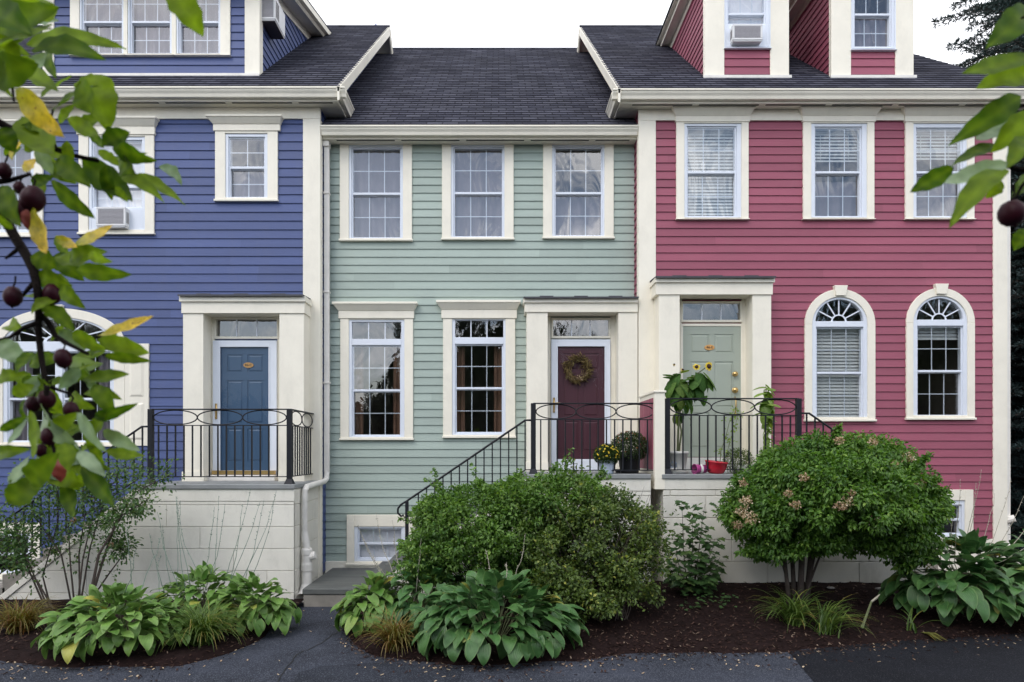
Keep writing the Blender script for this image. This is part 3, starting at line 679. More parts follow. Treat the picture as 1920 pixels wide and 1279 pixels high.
# big arched window with a panelled pilaster at each side
arched_window(blue, BF, 112, 124, 104, 66, 49, 645, 836, (18, 662, 103, 826), 748, (95, 42, 641), 'sides', OB, 'wide arched double window with a fanlight', (10, 8, 573, 592), sash_pairs=[(18, 662, 103, 826), (121, 662, 206, 826)], nspoke=6)
for (a, b) in ((236, 281), (-57, -12)):
    x0, x1, z0, z1 = PX(a, BF), PX(b, BF), PZ(836, BF), PZ(645, BF); mb = MB().box(x0, x1, BF - .036, BF, z0, z1)
    w = x1 - x0
    for (u, v) in ((.06, .42), (.48, .94)):
        za, zb = z0 + (z1 - z0) * u, z0 + (z1 - z0) * v
        mb.loft([(x0 + w * .2, BF - .036, za), (x1 - w * .2, BF - .036, za), (x1 - w * .2, BF - .036, zb), (x0 + w * .2, BF - .036, zb)], [(x0 + w * .3, BF - .05, za + .03), (x1 - w * .3, BF - .05, za + .03), (x1 - w * .3, BF - .05, zb - .03), (x0 + w * .3, BF - .05, zb - .03)])
    mb.build('side_panel', CREAM, blue, bevel=.003)
    OB.append(rect_open(x0 + .02, x1 - .02, z0 + .02, z1 - .02))
px_window(blue, BF, (-70, 980, 78, 1085), (-50, 1000, 60, 1078), (-42, 1008, 52, 1070), 1039, 3, 1, style='none', opens=OB, label='basement window behind the porch stair', name='basement_window')
DKB = PZ(908, 9.0) + .0                                           # deck level
DKR = PZ(889, 9.0)
OB.append(transom(blue, BF, (408, 600, 521, 632)))
portico(blue, BF, 9.85, DKB, (340, 556, 571, 587), 566, (342, 380), (523, 569), (404, 522), 596, (.02, .0))
door(blue, BF, (403, 640, 522, 890), (416, 652, 508, 882), 'door_blue', True, '46-C', (468, 685.5, .075, .040), label='steel blue six panel door behind a white storm door frame')
box_part(blue, 'door_sill', 'brass', [(PX(404, BF), PX(521, BF), BF - .14, BF - .085, PZ(889, BF), PZ(882, BF))])
box_part(blue, 'door_step', 'pvc', [(PX(390, BF), PX(524, BF), BF - .22, BF - .03, DKB, PZ(890, BF))])
# siding, corner, frieze
wb = MB(); zf = ZS_B - .17
courses(wb, (0, BF, 0), (1, 0, 0), (0, -1, 0), .2, zf, K(-10), K(PX(569, BF)), OB, .1315)
WX = MB(); courses(WX, (XB, 0, 0), (0, 1, 0), (1, 0, 0), .2, ZS_B + 4.2, lambda z: BF + .09 if z < ZS_B - .3 else max(BF + .02, 9.9 + (z - ZS_B - .15) / PITCH), K(18.5), [], .1255)
wb.v += []; wall_b = wb.build('siding_wall', 'blue', blue); WX.build('side_siding', 'blue', blue)
box_part(blue, 'corner_board', CREAM, [(PX(569, BF), XB + .012, BF - .03, BF + .02, .0, zf), (XB - .02, XB + .014, BF + .02, BF + .10, .0, zf)], label='cream corner board by the downspout')
box_part(blue, 'frieze_board', CREAM, [(-10, XB + .012, BF - .032, BF + .02, zf, ZS_B)])
box_part(blue, 'skirt_board', CREAM, [(-10, XB - .05, BF - .03, BF + .02, 0, .2)])
eb = eave(blue, BF, ZS_B, -10, XB + .33, side1=XB, back=.55)
DRB = ridge_of(eb[0], eb[1], RID_B)
XRB = XB + .37                                                    # rake edge
mb = MB(); roof_slope(mb, K(-10), K(XRB), eb[0], eb[1], DRB); roof_slope(mb, K(-10), K(XRB), 2 * DRB - eb[0], eb[1], DRB)
zr = eb[1] + PITCH * (DRB - eb[0]); mb.tube([(-10, DRB, zr - .02), (XRB, DRB, zr - .02)], .045, 6)
rb = mb.build('roof', 'shingle', blue)
rake(blue, XRB, eb[0], eb[1], DRB, 1, XB)
# shed dormer across the front slope
DD = 10.5
dx0, dx1 = PX(85, DD), PX(485, DD)
zroof = lambda d: eb[1] + PITCH * (d - eb[0])
ztopb = lambda d: 7.32 + EYE + .28 * (d - DD)
OD = []
for i, (a, b) in enumerate(((157, 228), (247, 318), (338, 409))):
    px_window(blue, DD, ((134, 237.5, 328)[i], -62, (237.5, 328, 433)[i], 106), (a - 6, -36, b + 6, 103), (a, -26, b, 99), 41, 3, 2, style='curtain', opens=OD, label=('left', 'middle', 'right')[i] + ' window of the triple dormer window', name='dormer_window')
dm = MB(); courses(dm, (0, DD, 0), (1, 0, 0), (0, -1, 0), zroof(DD) + .02, ztopb(DD) - .0, K(dx0), K(dx1), OD, .127)
dmo = dm.build('dormer_wall', 'blue', blue); dmo['label'] = 'wide shed dormer clad in blue boards'
for X, nx in ((dx1, 1), (dx0, -1)):
    ds = MB(); courses(ds, (X, 0, 0), (0, 1, 0), (nx, 0, 0), zroof(DD) + .02, 8.4 + EYE, lambda z: max(DD + .02, DD + (z - ztopb(DD)) / .28), lambda z: eb[0] + (z - eb[1]) / PITCH + .05, [], .127); ds.build('dormer_side', 'blue', dmo)
box_part(dmo, 'corner_board', CREAM, [(PX(460, DD), dx1 + .025, DD - .03, DD + .02, zroof(DD - .03) + .015, ztopb(DD)), (dx1 - .02, dx1 + .025, DD + .02, DD + .12, zroof(DD + .12) - .06, ztopb(DD))])
box_part(dmo, 'corner_board', CREAM, [(dx0 - .025, PX(103, DD), DD - .03, DD + .02, zroof(DD - .03) + .015, ztopb(DD))])
box_part(dmo, 'flashing_strip', 'pvc', [(dx0 - .03, dx1 + .03, DD - .07, DD - .02, zroof(DD - .07) + .006, zroof(DD - .03) + .018)])
mb = MB(); fa = MB(); so = MB(); ro = MB()
for X, sg in ((dx1, 1), (dx0, -1)):
    Xo = X + sg * .26
    lo, hi = min(X, Xo), max(X, Xo); da, dz = DD - .32, 13.75
    A = lambda d, z0, z1, a, b: [(a, d, ztopb(d) + z0), (b, d, ztopb(d) + z0), (b, d, ztopb(d) + z1), (a, d, ztopb(d) + z1)]
    so.loft(A(da, 0, .02, lo, hi), A(dz, 0, .02, lo, hi))
    a, b = (Xo - .03, Xo) if sg > 0 else (Xo, Xo + .03); fa.loft(A(da, -.012, .15, a, b), A(dz, -.012, .15, a, b))
    a, b = (Xo, Xo + .07) if sg > 0 else (Xo - .07, Xo); fa.loft(A(da, .07, .17, a, b), A(dz, .07, .17, a, b))
    a, b = (X, X + .026) if sg > 0 else (X - .026, X); fa.loft(A(DD, -.14, 0, a, b), A(dz, -.14, 0, a, b))
so.box(dx0 - .26, dx1 + .26, DD - .32, DD, ztopb(DD), ztopb(DD) + .02); fa.box(dx0 - .26, dx1 + .26, DD - .35, DD - .32, ztopb(DD) - .1, ztopb(DD) + .05)
fa.build('dormer_fascia', CREAM, dmo); so.build('dormer_soffit', CREAM, dmo)
ro.loft(A(DD - .36, .17, .2, dx0 - .33, dx1 + .33), A(14.6, .17, .2, dx0 - .33, dx1 + .33)); ro.build('dormer_roof', 'shingle', dmo)
# porch of the blue house
FB = 8.97                                                         # porch face
pxl = PX(262, FB); pxr = XB - .03
GB = -.12
def slope_b(z): return pxl - (DKB - .09 - z) / .80                # left end of the wall at a height (stair parapet)
pb = MB()
courses(pb, (0, FB, 0), (1, 0, 0), (0, -1, 0), GB, DKB - .22, slope_b, K(pxr + .012), [], .2885, butt=.012, top=.012, gap=.007, vert=.004, blen=2.37)
courses(pb, (0, FB, 0), (1, 0, 0), (0, -1, 0), DKB - .22, DKB - .06, slope_b, K(pxr + .018), [], .2, butt=.018, top=.018, blen=None)
courses(pb, (pxr, 0, 0), (0, 1, 0), (1, 0, 0), GB, DKB - .06, K(FB), K(BF - .02), [], .2885, butt=.012, top=.012, gap=.007, vert=.004, blen=2.37)
pb.box(pxl, pxr, FB + .004, BF - .02, GB, DKB - .061)
pb.prism_y([(pxl, DKB - .08), (pxl, GB), (slope_b(GB), GB)], FB + .004, FB + .2)
porch_b = pb.build('porch_wall', 'block', blue, bevel=.003); porch_b['label'] = 'painted block porch base with a sloping stair wall'
box_part(porch_b, 'deck_slab', 'deck', [(pxl - .02, pxr + .03, FB - .04, BF - .02, DKB - .06, DKB)], .006)
cp = MB(); A = [(pxl + .05, DKB - .06), (pxl - .06, DKB - .06), (slope_b(GB) - .11, GB), (slope_b(GB) + .02, GB)]
cp.prism_y(A, FB - .03, FB + .004); cp.build('stair_coping', 'block', porch_b, bevel=.004)
st = MB()
for i in range(9):
    x = pxl - .03 - i * .27; st.box(x - .30, x, FB + .2, BF - .05, GB, DKB - .175 * (i + 1))
st.build('stair_steps', 'concrete', porch_b)
# downspout and its drain
ds_ = MB(); dxx = XB + .062
ds_.box(dxx - .038, dxx + .038, 10.33, 10.40, PZ(886, 10.36), ZS_G - .06); ds_.box(dxx - .045, dxx + .045, 10.30, 10.42, ZS_G - .10, ZS_G - .02)
for yy in (365, 550, 720): ds_.box(dxx - .046, dxx + .046, 10.315, 10.41, PZ(yy, 10.36), PZ(yy, 10.36) + .03)
x2 = PX(571, 9.25)
ds_.tube([(dxx, 10.365, PZ(884, 10.36)), (dxx, 10.33, PZ(898, 10.3)), (dxx, 10.2, PZ(903, 10.2)), (x2, 9.36, PZ(913, 9.33)), (x2, 9.26, PZ(920, 9.25)), (x2, 9.25, PZ(935, 9.25)), (x2, 9.25, PZ(1000, 9.25))], .042, 10)
dsp = ds_.build('downspout', 'pvc', blue, bevel=.004)
dr = MB(); zt = PZ(1000, 9.25)
dr.tube([(x2, 9.25, zt + .02), (x2 + .012, 9.25, zt - .10), (x2 + .03, 9.25, zt - .2)], [.045, .055, .05], 12)
dr.lathe((x2 + .03, 9.25, .05), [(.062, .30), (.068, .34), (.075, .36), (.075, .44), (.068, .47), (.068, .56), (.075, .58), (.075, .64), (.064, .66), (.0, .66)], 14)
dr.tube([(x2 + .03, 9.25, .4), (x2 + .03, 9.24, .22), (x2 + .02, 9.19, .13), (x2 + .015, 9.08, .07)], [.066, .068, .070, .074], 14, cap=False)
dr.tube([(x2 + .04, 9.25, .58), (x2 + .13, 9.25, .61)], [.055, .055], 12); dr.tube([(x2 + .13, 9.25, .61), (x2 + .15, 9.25, .615)], [.06, .05], 12)
dr.build('drain_pipe', 'pvc', dsp, smooth=False)

# ================================================================== GREEN HOUSE
green = thing('green_house', 'narrow sage green clapboard row house between the blue and the red one', 'house', (-.3, GF, 0))
OG = []
for (t0, t1, yb_, g, nm) in ((638, 773, 452, (662, 280, 750, 445), 'left'), (829, 963, 450, (853, 279, 941, 443), 'middle'), (1018, 1150, 448, (1042, 279, 1127, 441), 'right')):
    px_window(green, GF, (t0, 270, t1, yb_), (t0 + 17, 273, t1 - 17, yb_ - 4), g, g[1] + 83, 3, 2, style='curtain' if nm != 'right' else 'half', opens=OG, label=nm + ' upper window with grey lilac curtains')
px_window(green, GF, (639, 598, 775, 824), (655, 600, 759, 820), (663, 650, 750, 815), 732, 3, 2, head=((636, 584, 777, 598), (626, 569, 784, 584)), style='sides', transom=(660, 604, 753, 636), opens=OG, label='left tall ground floor window with a transom')
px_window(green, GF, (831, 598, 966, 820), (848, 599, 948, 816), (856, 648, 941, 810), 728, 3, 2, head=((828, 582, 969, 598), (819, 566, 976, 582)), style='sides', transom=(853, 601, 943, 633), opens=OG, label='right tall ground floor window with a transom')
px_window(green, GF, (651, 965, 780, 1058), (665, 987, 760, 1054), (674, 993, 752, 1046), 1019, 3, 1, style='panel', opens=OG, label='basement window backed with white panel', name='basement_window')
OG.append(transom(green, GF, (1037, 601, 1140, 631)))
portico(green, GF, 10.15, DKR, (984, 560, 1196, 585), 568, (988, 1027), (1160, 1196), (1032, 1144), 594, (.02, -.0), close1=False)
door(green, GF, (1033, 638, 1143, 890), (1044, 651, 1133, 861), 'door_plum', True, label='plum coloured panel door behind a white storm door frame')
wg = MB(); zfg = ZS_G
courses(wg, (0, GF, 0), (1, 0, 0), (0, -1, 0), PZ(1052, GF), zfg, K(XB + .01), K(XR - .01), OG, .123)
wg.build('siding_wall', 'green', green)
box_part(green, 'skirt_board', CREAM, [(XB + .01, PX(990, GF), GF - .03, GF + .02, .05, PZ(1052, GF))])
eg = eave(green, GF, ZS_G, XB + .016, XR - .016)
DRG = ridge_of(eg[0], eg[1], RID_G)
mb = MB(); roof_slope(mb, K(XB + .03), K(XR - .03), eg[0], eg[1], DRG); roof_slope(mb, K(XB + .03), K(XR - .03), 2 * DRG - eg[0], eg[1], DRG)
zr = eg[1] + PITCH * (DRG - eg[0]); mb.tube([(XB + .03, DRG, zr - .02), (XR - .03, DRG, zr - .02)], .045, 6)
mb.build('roof', 'shingle', green)
# porch + stair of the green house
FG = 8.97; LZ = .235
gxl = PX(990, FG); gxr = XR - .10
def slope_g(z): return gxl - (DKR - .08 - z) / .69 if z < DKR - .08 else gxl
pg = MB()
courses(pg, (0, FG, 0), (1, 0, 0), (0, -1, 0), 0, DKR - .22, slope_g, K(gxr), [], .2885, butt=.012, top=.012, gap=.007, vert=.004, blen=2.37)
courses(pg, (0, FG, 0), (1, 0, 0), (0, -1, 0), DKR - .22, DKR - .06, slope_g, K(gxr), [], .2, butt=.018, top=.018, blen=None)
pg.box(gxl, gxr, FG + .004, GF - .02, 0, DKR - .061)
pg.prism_y([(gxl, DKR - .09), (gxl, 0), (slope_g(0), 0)], FG + .004, FG + .14)
porch_g = pg.build('porch_wall', 'block', green, bevel=.003); porch_g['label'] = 'cream porch base and stair wall behind the shrubs'
box_part(porch_g, 'deck_slab', 'deck', [(gxl - .02, gxr, FG - .04, GF - .02, DKR - .06, DKR)], .006)
st = MB()
for i in range(8):
    x = gxl - .03 - i * .262; st.box(x - .30, x, FG + .14, GF - .05, 0, DKR - .173 * (i + 1))
st.build('stair_steps', 'landing', porch_g)
lx0, lx1 = XB + .12, PX(760, 8.9)
box_part(porch_g, 'landing_slab', 'landing', [(lx0, lx1, 8.86, GF - .03, LZ - .075, LZ)], .008, label='grey stone landing at the foot of the stair')
box_part(porch_g, 'landing_base', 'concrete', [(lx0 + .01, lx1, 8.875, GF - .03, -.3, LZ - .075)], .01)
# low party wall between the two porches
px0, px1 = PX(1226, 9.0), PX(1245, 9.0)
pw = box_part(green, 'partition', CREAM, [(px0, px1, FG - .02, 9.9, DKR - .2, PZ(737, 9.0)), (px0 - .015, px1 + .015, FG - .035, 9.9, PZ(737, 9.0), PZ(735, 9.0) + .014)], label='low cream party wall between the two porches')
pp = MB(); courses(pp, (px0, 0, 0), (0, 1, 0), (-1, 0, 0), DKR + .06, PZ(746, 9.0), K(FG + .06), K(9.85), [], 2.0, butt=.010, top=.010, vert=.012, blen=.16); pp.build('partition_panel', 'red', pw)
pp.v = pp.v

# ================================================================== RED HOUSE
XE = PX(1885, BF)
red = thing('red_house', 'raspberry red clapboard row house with two narrow dormers, right of the sage green one', 'house', (4.8, BF, 0))
OR = []
for (t0, t1, g, sty, hd, nm) in ((1267, 1402, (1290, 240, 1378, 405), 'blind', (1257, 1411), 'left'), (1504, 1637, (1529, 241, 1612, 405), 'half_blind', (1495, 1646), 'middle'), (1695, 1824, (1719, 243, 1801, 405), 'half_blind', (1686, 1834), 'right')):
    px_window(red, BF, (t0, 231, t1, 412), (t0 + 15, 233, t1 - 13, 410), g, 323, 3, 2, head=((t0 - 2, 220, t1 + 2, 231), (hd[0], 206, hd[1], 220)), style=sty, opens=OR, label=nm + ' upper window' + (' with closed blind' if sty == 'blind' else ' with half raised blind'))
arched_window(red, BF, 1573, 66, 52, 66, 51, 609, 789, (1532, 616, 1615, 782), 699, (45, 41, 603), 'blind', OR, 'arched window with closed white blind', (12.5, 9, 537, 556))
arched_window(red, BF, 1761, 64, 51, 65, 50, 606, 786, (1721, 614, 1802, 778), 696, (43.5, 40, 600), 'short_blind', OR, 'arched window with dark open glass', (12.5, 9, 534, 553))
px_window(red, BF, (1640, 918, 1822, 1012), (1655, 938, 1807, 1008), (1663, 949, 1799, 1000), 974, 4, 1, style='none', opens=OR, label='basement window half hidden by the hydrangea', name='basement_window')
OR.append(transom(red, BF, (1279, 570, 1386, 601)))
portico(red, BF, 9.85, DKR, (1230, 522, 1449, 552), 530, (1236, 1275), (1412, 1447), (1277, 1389), 562, (.02, .02))
door(red, BF, (1274, 608, 1391, 860), (1279, 613, 1387, 857), 'door_sage', False, '46-E', (1328.5, 652.5, .075, .040), knob='right', label='pale sage six panel door with brass knobs')
box_part(red, 'door_sill', 'pvc', [(PX(1274, BF), PX(1391, BF), BF - .16, BF - .06, DKR, PZ(858, BF))])
wr = MB(); zfr = ZS_R - .165
courses(wr, (0, BF, 0), (1, 0, 0), (0, -1, 0), PZ(1010, BF), zfr, K(PX(1229, BF)), K(PX(1860, BF)), OR, .122)
wr.build('siding_wall', 'red', red)
sr = MB(); courses(sr, (XR, 0, 0), (0, 1, 0), (-1, 0, 0), PZ(560, BF), ZS_R + 4.2, lambda z: BF + .09 if z < ZS_R - .3 else max(BF + .02, 9.9 + (z - ZS_R - .15) / PITCH), K(18.5), [], .125); sr.build('side_siding', 'red', red)
e2 = MB(); courses(e2, (XE, 0, 0), (0, 1, 0), (1, 0, 0), .3, ZS_R, K(BF + .1), K(18.0), [], .125); e2.build('end_siding', 'red', red)
box_part(red, 'corner_board', CREAM, [(XR - .012, PX(1229, BF), BF - .03, BF + .02, .1, zfr), (XR - .014, XR + .02, BF + .02, BF + .10, .1, zfr)], label='cream corner board beside the sage house')
box_part(red, 'corner_board', CREAM, [(PX(1860, BF), XE + .012, BF - .03, BF + .02, .1, zfr), (XE - .02, XE + .014, BF + .02, BF + .12, .1, zfr)], label='cream corner board at the far end')
box_part(red, 'frieze_board', CREAM, [(XR - .012, XE + .012, BF - .032, BF + .02, zfr, ZS_R)])
box_part(red, 'skirt_board', CREAM, [(PX(1229, BF), PX(1860, BF), BF - .028, BF + .02, .1, PZ(1010, BF))])
e3 = MB(); xq = XE + .075; e3.box(xq - .04, xq + .04, BF + .05, BF + .13, .62, ZS_R - .05); e3.tube([(xq, BF + .09, .64), (xq, BF + .05, .52), (xq + .03, BF - .05, .44), (xq + .06, BF - .22, .36)], [.05, .062, .066, .07], 12); e3.tube([(xq - .02, BF + .07, .98), (xq + .07, BF - .0, 1.02)], [.06, .055], 10); e3.build('downspout', 'pvc', red)
er = eave(red, BF, ZS_R, XR - .33, XE + .25, side0=XR, back=.55)
DRR = ridge_of(er[0], er[1], RID_B)
XRR = XR - .37
xend = lambda d: XE + .22 - abs(min(d, 2 * DRR - d) - er[0]) * 1.05 / (DRR - er[0])
mb = MB(); roof_slope(mb, K(XRR), xend, er[0], er[1], DRR); roof_slope(mb, K(XRR), xend, 2 * DRR - er[0], er[1], DRR)
zr = er[1] + PITCH * (DRR - er[0]); mb.tube([(XRR, DRR, zr - .02), (xend(DRR), DRR, zr - .02)], .045, 6)
mb.add([(xend(er[0]), er[0], er[1]), (xend(er[0]), 2 * DRR - er[0], er[1]), (xend(DRR), DRR, zr)], [(0, 1, 2)])
mb.build('roof', 'shingle', red)
rake(red, XRR, er[0], er[1], DRR, -1, XR)
zroofr = lambda d: er[1] + PITCH * (d - er[0])
ZSD = 7.48 + EYE                                                  # dormer soffit
def red_dormer(cb, wpx, glass, ymeet, style, ybot, label, wl, wframe):
    """cb: corner board pixels (l0,l1,r0,r1)"""
    x0, x1 = PX(cb[0], DD), PX(cb[3], DD); OO = []
    px_window(red, DD, wpx, wframe, glass, ymeet, 3, 2, style=style, opens=OO, label=wl, name='dormer_window', casing='vinyl')
    mb = MB(); xc = (x0 + x1) / 2; half = (x1 - x0) / 2; zg = ZSD + .15 + half * PITCH
    courses(mb, (0, DD, 0), (1, 0, 0), (0, -1, 0), zroofr(DD) + .03, ZSD, K(x0 + .02), K(x1 - .02), OO, .125)
    courses(mb, (0, DD, 0), (1, 0, 0), (0, -1, 0), ZSD, zg, lambda z: x0 + max(0, z - ZSD - .15) / PITCH, lambda z: x1 - max(0, z - ZSD - .15) / PITCH, [], .125)
    w = mb.build('dormer_wall', 'red', red); w['label'] = label
    for X, nx in ((x0, -1), (x1, 1)):
        sd = MB(); courses(sd, (X, 0, 0), (0, 1, 0), (nx, 0, 0), zroofr(DD) + .02, ZSD, K(DD + .02), lambda z: er[0] + (z - er[1]) / PITCH + .05, [], .112); sd.build('dormer_side', 'red', w)
    box_part(w, 'corner_board', CREAM, [(x0 - .025, PX(cb[1], DD), DD - .03, DD + .02, zroofr(DD - .03) + .015, ZSD), (x0 - .025, x0 + .02, DD + .02, DD + .05, zroofr(DD + .05) - .03, ZSD)]); box_part(w, 'corner_board', CREAM, [(PX(cb[2], DD), x1 + .025, DD - .03, DD + .02, zroofr(DD - .03) + .015, ZSD), (x1 - .02, x1 + .025, DD + .02, DD + .05, zroofr(DD + .05) - .03, ZSD)])
    box_part(w, 'flashing_strip', 'pvc', [(x0 - .05, x1 + .05, DD - .075, DD - .02, zroofr(DD - .075) + .006, zroofr(DD - .03) + .018)])
    f = MB(); s = MB(); r = MB()
    for X, sg in ((x0, -1), (x1, 1)):
        Xo = X + sg * .15; lo, hi = min(X, Xo), max(X, Xo)
        s.box(lo, hi, DD - .3, 13.6, ZSD, ZSD + .02)
        a, b = (Xo, Xo + .03) if sg > 0 else (Xo - .03, Xo); f.box(a, b, DD - .3, 13.6, ZSD - .012, ZSD + .15)
        a, b = (Xo + .03, Xo + .09) if sg > 0 else (Xo - .09, Xo - .03); f.box(a, b, DD - .3, 13.6, ZSD + .06, ZSD + .16)
        a, b = (X, X + .024) if sg > 0 else (X - .024, X); f.box(a, b, DD + .05, 13.6, ZSD - .11, ZSD)
        e = X + sg * .26
        r.prism_y([(e, ZSD + .16 - .08), (e, ZSD + .19 - .08), (xc, zg + .09), (xc, zg + .06)][::sg], DD - .34, 14.4)
    f.build('dormer_fascia', CREAM, w); s.build('dormer_soffit', CREAM, w); r.build('dormer_roof', 'shingle', w)
red_dormer((1323, 1357, 1443, 1475), (1357, -78, 1443, 93), (1366, -60, 1433, 44), 26, 'panel', 137, 'left red dormer with an air conditioner in its window', 'left dormer window with white inner panels', (1359, -72, 1441, 90))
red_dormer((1560, 1594, 1677, 1708), (1594, -78, 1677, 96), (1603, -62, 1668, 87), 27, 'half', 140, 'right red dormer with plain window', 'right dormer window with a curtained lower sash', (1596, -72, 1675, 93))
# porch of the red house
rxl, rxr = px1 - .02, PX(1506, FG)
def slope_r(z): return rxr + (DKR - .08 - z) / .69 if z < DKR - .08 else rxr
pr_ = MB()
courses(pr_, (0, FG, 0), (1, 0, 0), (0, -1, 0), .0, DKR - .20, K(rxl), slope_r, [], .2885, butt=.012, top=.012, gap=.011, vert=.010, blen=.60)
courses(pr_, (0, FG, 0), (1, 0, 0), (0, -1, 0), DKR - .20, DKR - .06, K(rxl), slope_r, [], .2, butt=.018, top=.018, blen=None)
pr_.box(rxl, rxr, FG + .004, BF - .02, 0, DKR - .061); pr_.prism_y([(rxr, DKR - .09), (slope_r(0), 0), (rxr, 0)], FG + .004, FG + .2)
porch_r = pr_.build('porch_wall', 'block', red, bevel=.003); porch_r['label'] = 'painted block porch base behind the hydrangea'
box_part(porch_r, 'deck_slab', 'deck', [(rxl - .02, rxr + .02, FG - .04, BF - .02, DKR - .06, DKR)], .006)
st = MB()
for i in range(8):
    x = rxr + .03 + i * .262; st.box(x, x + .30, FG + .2, BF - .05, 0, DKR - .173 * (i + 1))
st.build('stair_steps', 'concrete', porch_r)

# ================================================================== RAILINGS
def ellipse_pts(c, ux, a, b, n=30):
    c = Vector(c); ux = Vector(ux); return [c + ux * (a * math.cos(2 * PI * k / n)) + Vector((0, 0, b * math.sin(2 * PI * k / n))) for k in range(n + 1)]
def railing(label, loc, deckz, d, posts, ytop, ymid, ybot, xs, rings, nb_gap=15.4, side=None, stair=None, group='black iron porch railings'):
    r = thing('porch_railing', label, 'railing', loc, group)
    zt, zm, zb = PZ(ytop, d), PZ(ymid, d), PZ(ybot, d)
    x0, x1 = PX(xs[0], d), PX(xs[1], d)
    MB().box(x0, x1, d - .022, d + .022, zt - .012, zt + .004).build('top_rail', 'iron', r, bevel=.003)
    MB().box(x0, x1, d - .012, d + .012, zm - .012, zm).build('middle_rail', 'iron', r); MB().box(x0, x1, d - .012, d + .012, zb - .012, zb).build('bottom_rail', 'iron', r)
    for i, p in enumerate(posts):
        X = PX(p, d); mb = MB().box(X - .032, X + .032, d - .032, d + .032, deckz, zt - .002); mb.frustum((X - .06, X + .06, d - .06, d + .06, deckz), (X - .034, X + .034, d - .034, d + .034, deckz + .07))
        mb.build('post', 'iron', r, bevel=.003)
    b0 = None; x = xs[0] + nb_gap * .9
    while x < xs[1] - nb_gap * .4:
        if all(abs(x - p) > 8 for p in posts):
            X = PX(x, d)
            if b0 is None: b0 = MB().box(X - .0085, X + .0085, d - .0085, d + .0085, zb, zm - .012).build('baluster', 'iron', r); bx = X
            else: copy_part(b0, r, (X - bx, 0, 0))
        x += nb_gap
    for (a, b) in rings:
        A, B = PX(a, d), PX(b, d); MB().tube(ellipse_pts(((A + B) / 2, d, (zt + zm) / 2 - .006), (1, 0, 0), (B - A) / 2, (zt - zm) / 2 - .010), .0085, 6).build('oval_ring', 'iron', r)
    if side:                                                      # return along Y to the wall
        X, y1, n = side
        MB().box(X - .022, X + .022, d, y1, zt - .012, zt + .004).build('top_rail', 'iron', r); MB().box(X - .012, X + .012, d, y1, zm - .012, zm).build('middle_rail', 'iron', r); MB().box(X - .012, X + .012, d, y1, zb - .012, zb).build('bottom_rail', 'iron', r)
        s0 = None
        for i in range(1, n):
            Y = d + .03 + (y1 - d - .03) * i / n
            if s0 is None: s0 = MB().box(X - .0085, X + .0085, Y - .0085, Y + .0085, zb, zm - .012).build('baluster', 'iron', r); by = Y
            else: copy_part(s0, r, (0, Y - by, 0))
        L = (y1 - d - .05) / 2
        for i in range(2): MB().tube(ellipse_pts((X, d + .04 + L * (i + .5), (zt + zm) / 2 - .006), (0, 1, 0), L / 2, (zt - zm) / 2 - .010), .0085, 6).build('oval_ring', 'iron', r)
    if stair:                                                     # sloping handrail: list of (px,py) top, dy of the lower rail, end depth
        pts, low, sgn, curl, newel = stair
        T = [PT(x, y, d) for x, y in pts]
        full = list(T)
        if curl: full += [PT(x, y, d) for x, y in curl]
        MB().tube(full, .014, 8).build('stair_handrail', 'iron', r, smooth=True)
        B = [PT(x, y, d) for x, y in low]; MB().tube(B, .010, 6).build('stair_bottom_rail', 'iron', r)
        def at(P, X):
            for a, b in zip(P[:-1], P[1:]):
                lo, hi = min(a.x, b.x), max(a.x, b.x)
                if lo - 1e-6 <= X <= hi + 1e-6: return a.z + (b.z - a.z) * ((X - a.x) / (b.x - a.x) if abs(b.x - a.x) > 1e-6 else 0)
            return None
        x = pts[0][0] + sgn * nb_gap
        while (x - pts[-1][0]) * sgn < -nb_gap * .4:
            X = PX(x, d); a, b = at(B, X), at(T, X)
            if a is not None and b is not None: MB().box(X - .0085, X + .0085, d - .0085, d + .0085, a, b).build('baluster', 'iron', r)
            x += sgn * nb_gap
        if newel:
            X = PX(newel[0], d); MB().box(X - .022, X + .022, d - .022, d + .022, newel[2], PZ(newel[1], d)).build('post', 'iron', r, bevel=.003)
    return r
RD = 9.05
railing('black iron railing on the blue house porch, with two round rings on its side return', (-3.7, RD, DKB), DKB, RD, [283, 543], 767, 797, 893, (283, 543), [(288, 370), (370, 455), (455, 537)], 15.9, side=(PX(543, RD), 10.16, 10),
        stair=([(283, 800), (266, 800), (-30, 1003)], [(283, 893), (266, 893), (-30, 1096)], -1, None, None))
railing('black iron railing on the green house porch, running down the stair to a curled end', (.9, RD, DKR), DKR, RD, [1000], 756, 786, 881, (1000, 1227), [(1005, 1080), (1080, 1155), (1155, 1226)], 15.4,
        stair=([(1000, 788), (985, 788), (762, 940)], [(1000, 881), (985, 881), (778, 1022)], -1, [(752, 946), (746, 954), (746, 962), (752, 968), (757, 966)], (763, 940, .3)))
railing('black iron railing on the red house porch, with a thick post at each end', (3.1, RD, DKR), DKR, RD, [1251, 1497], 747, 778, 880, (1251, 1497), [(1256, 1334), (1334, 1415), (1415, 1492)], 15.5,
        stair=([(1497, 775), (1517, 775), (1700, 901)], [(1497, 880), (1517, 880), (1700, 1000)], 1, None, None))

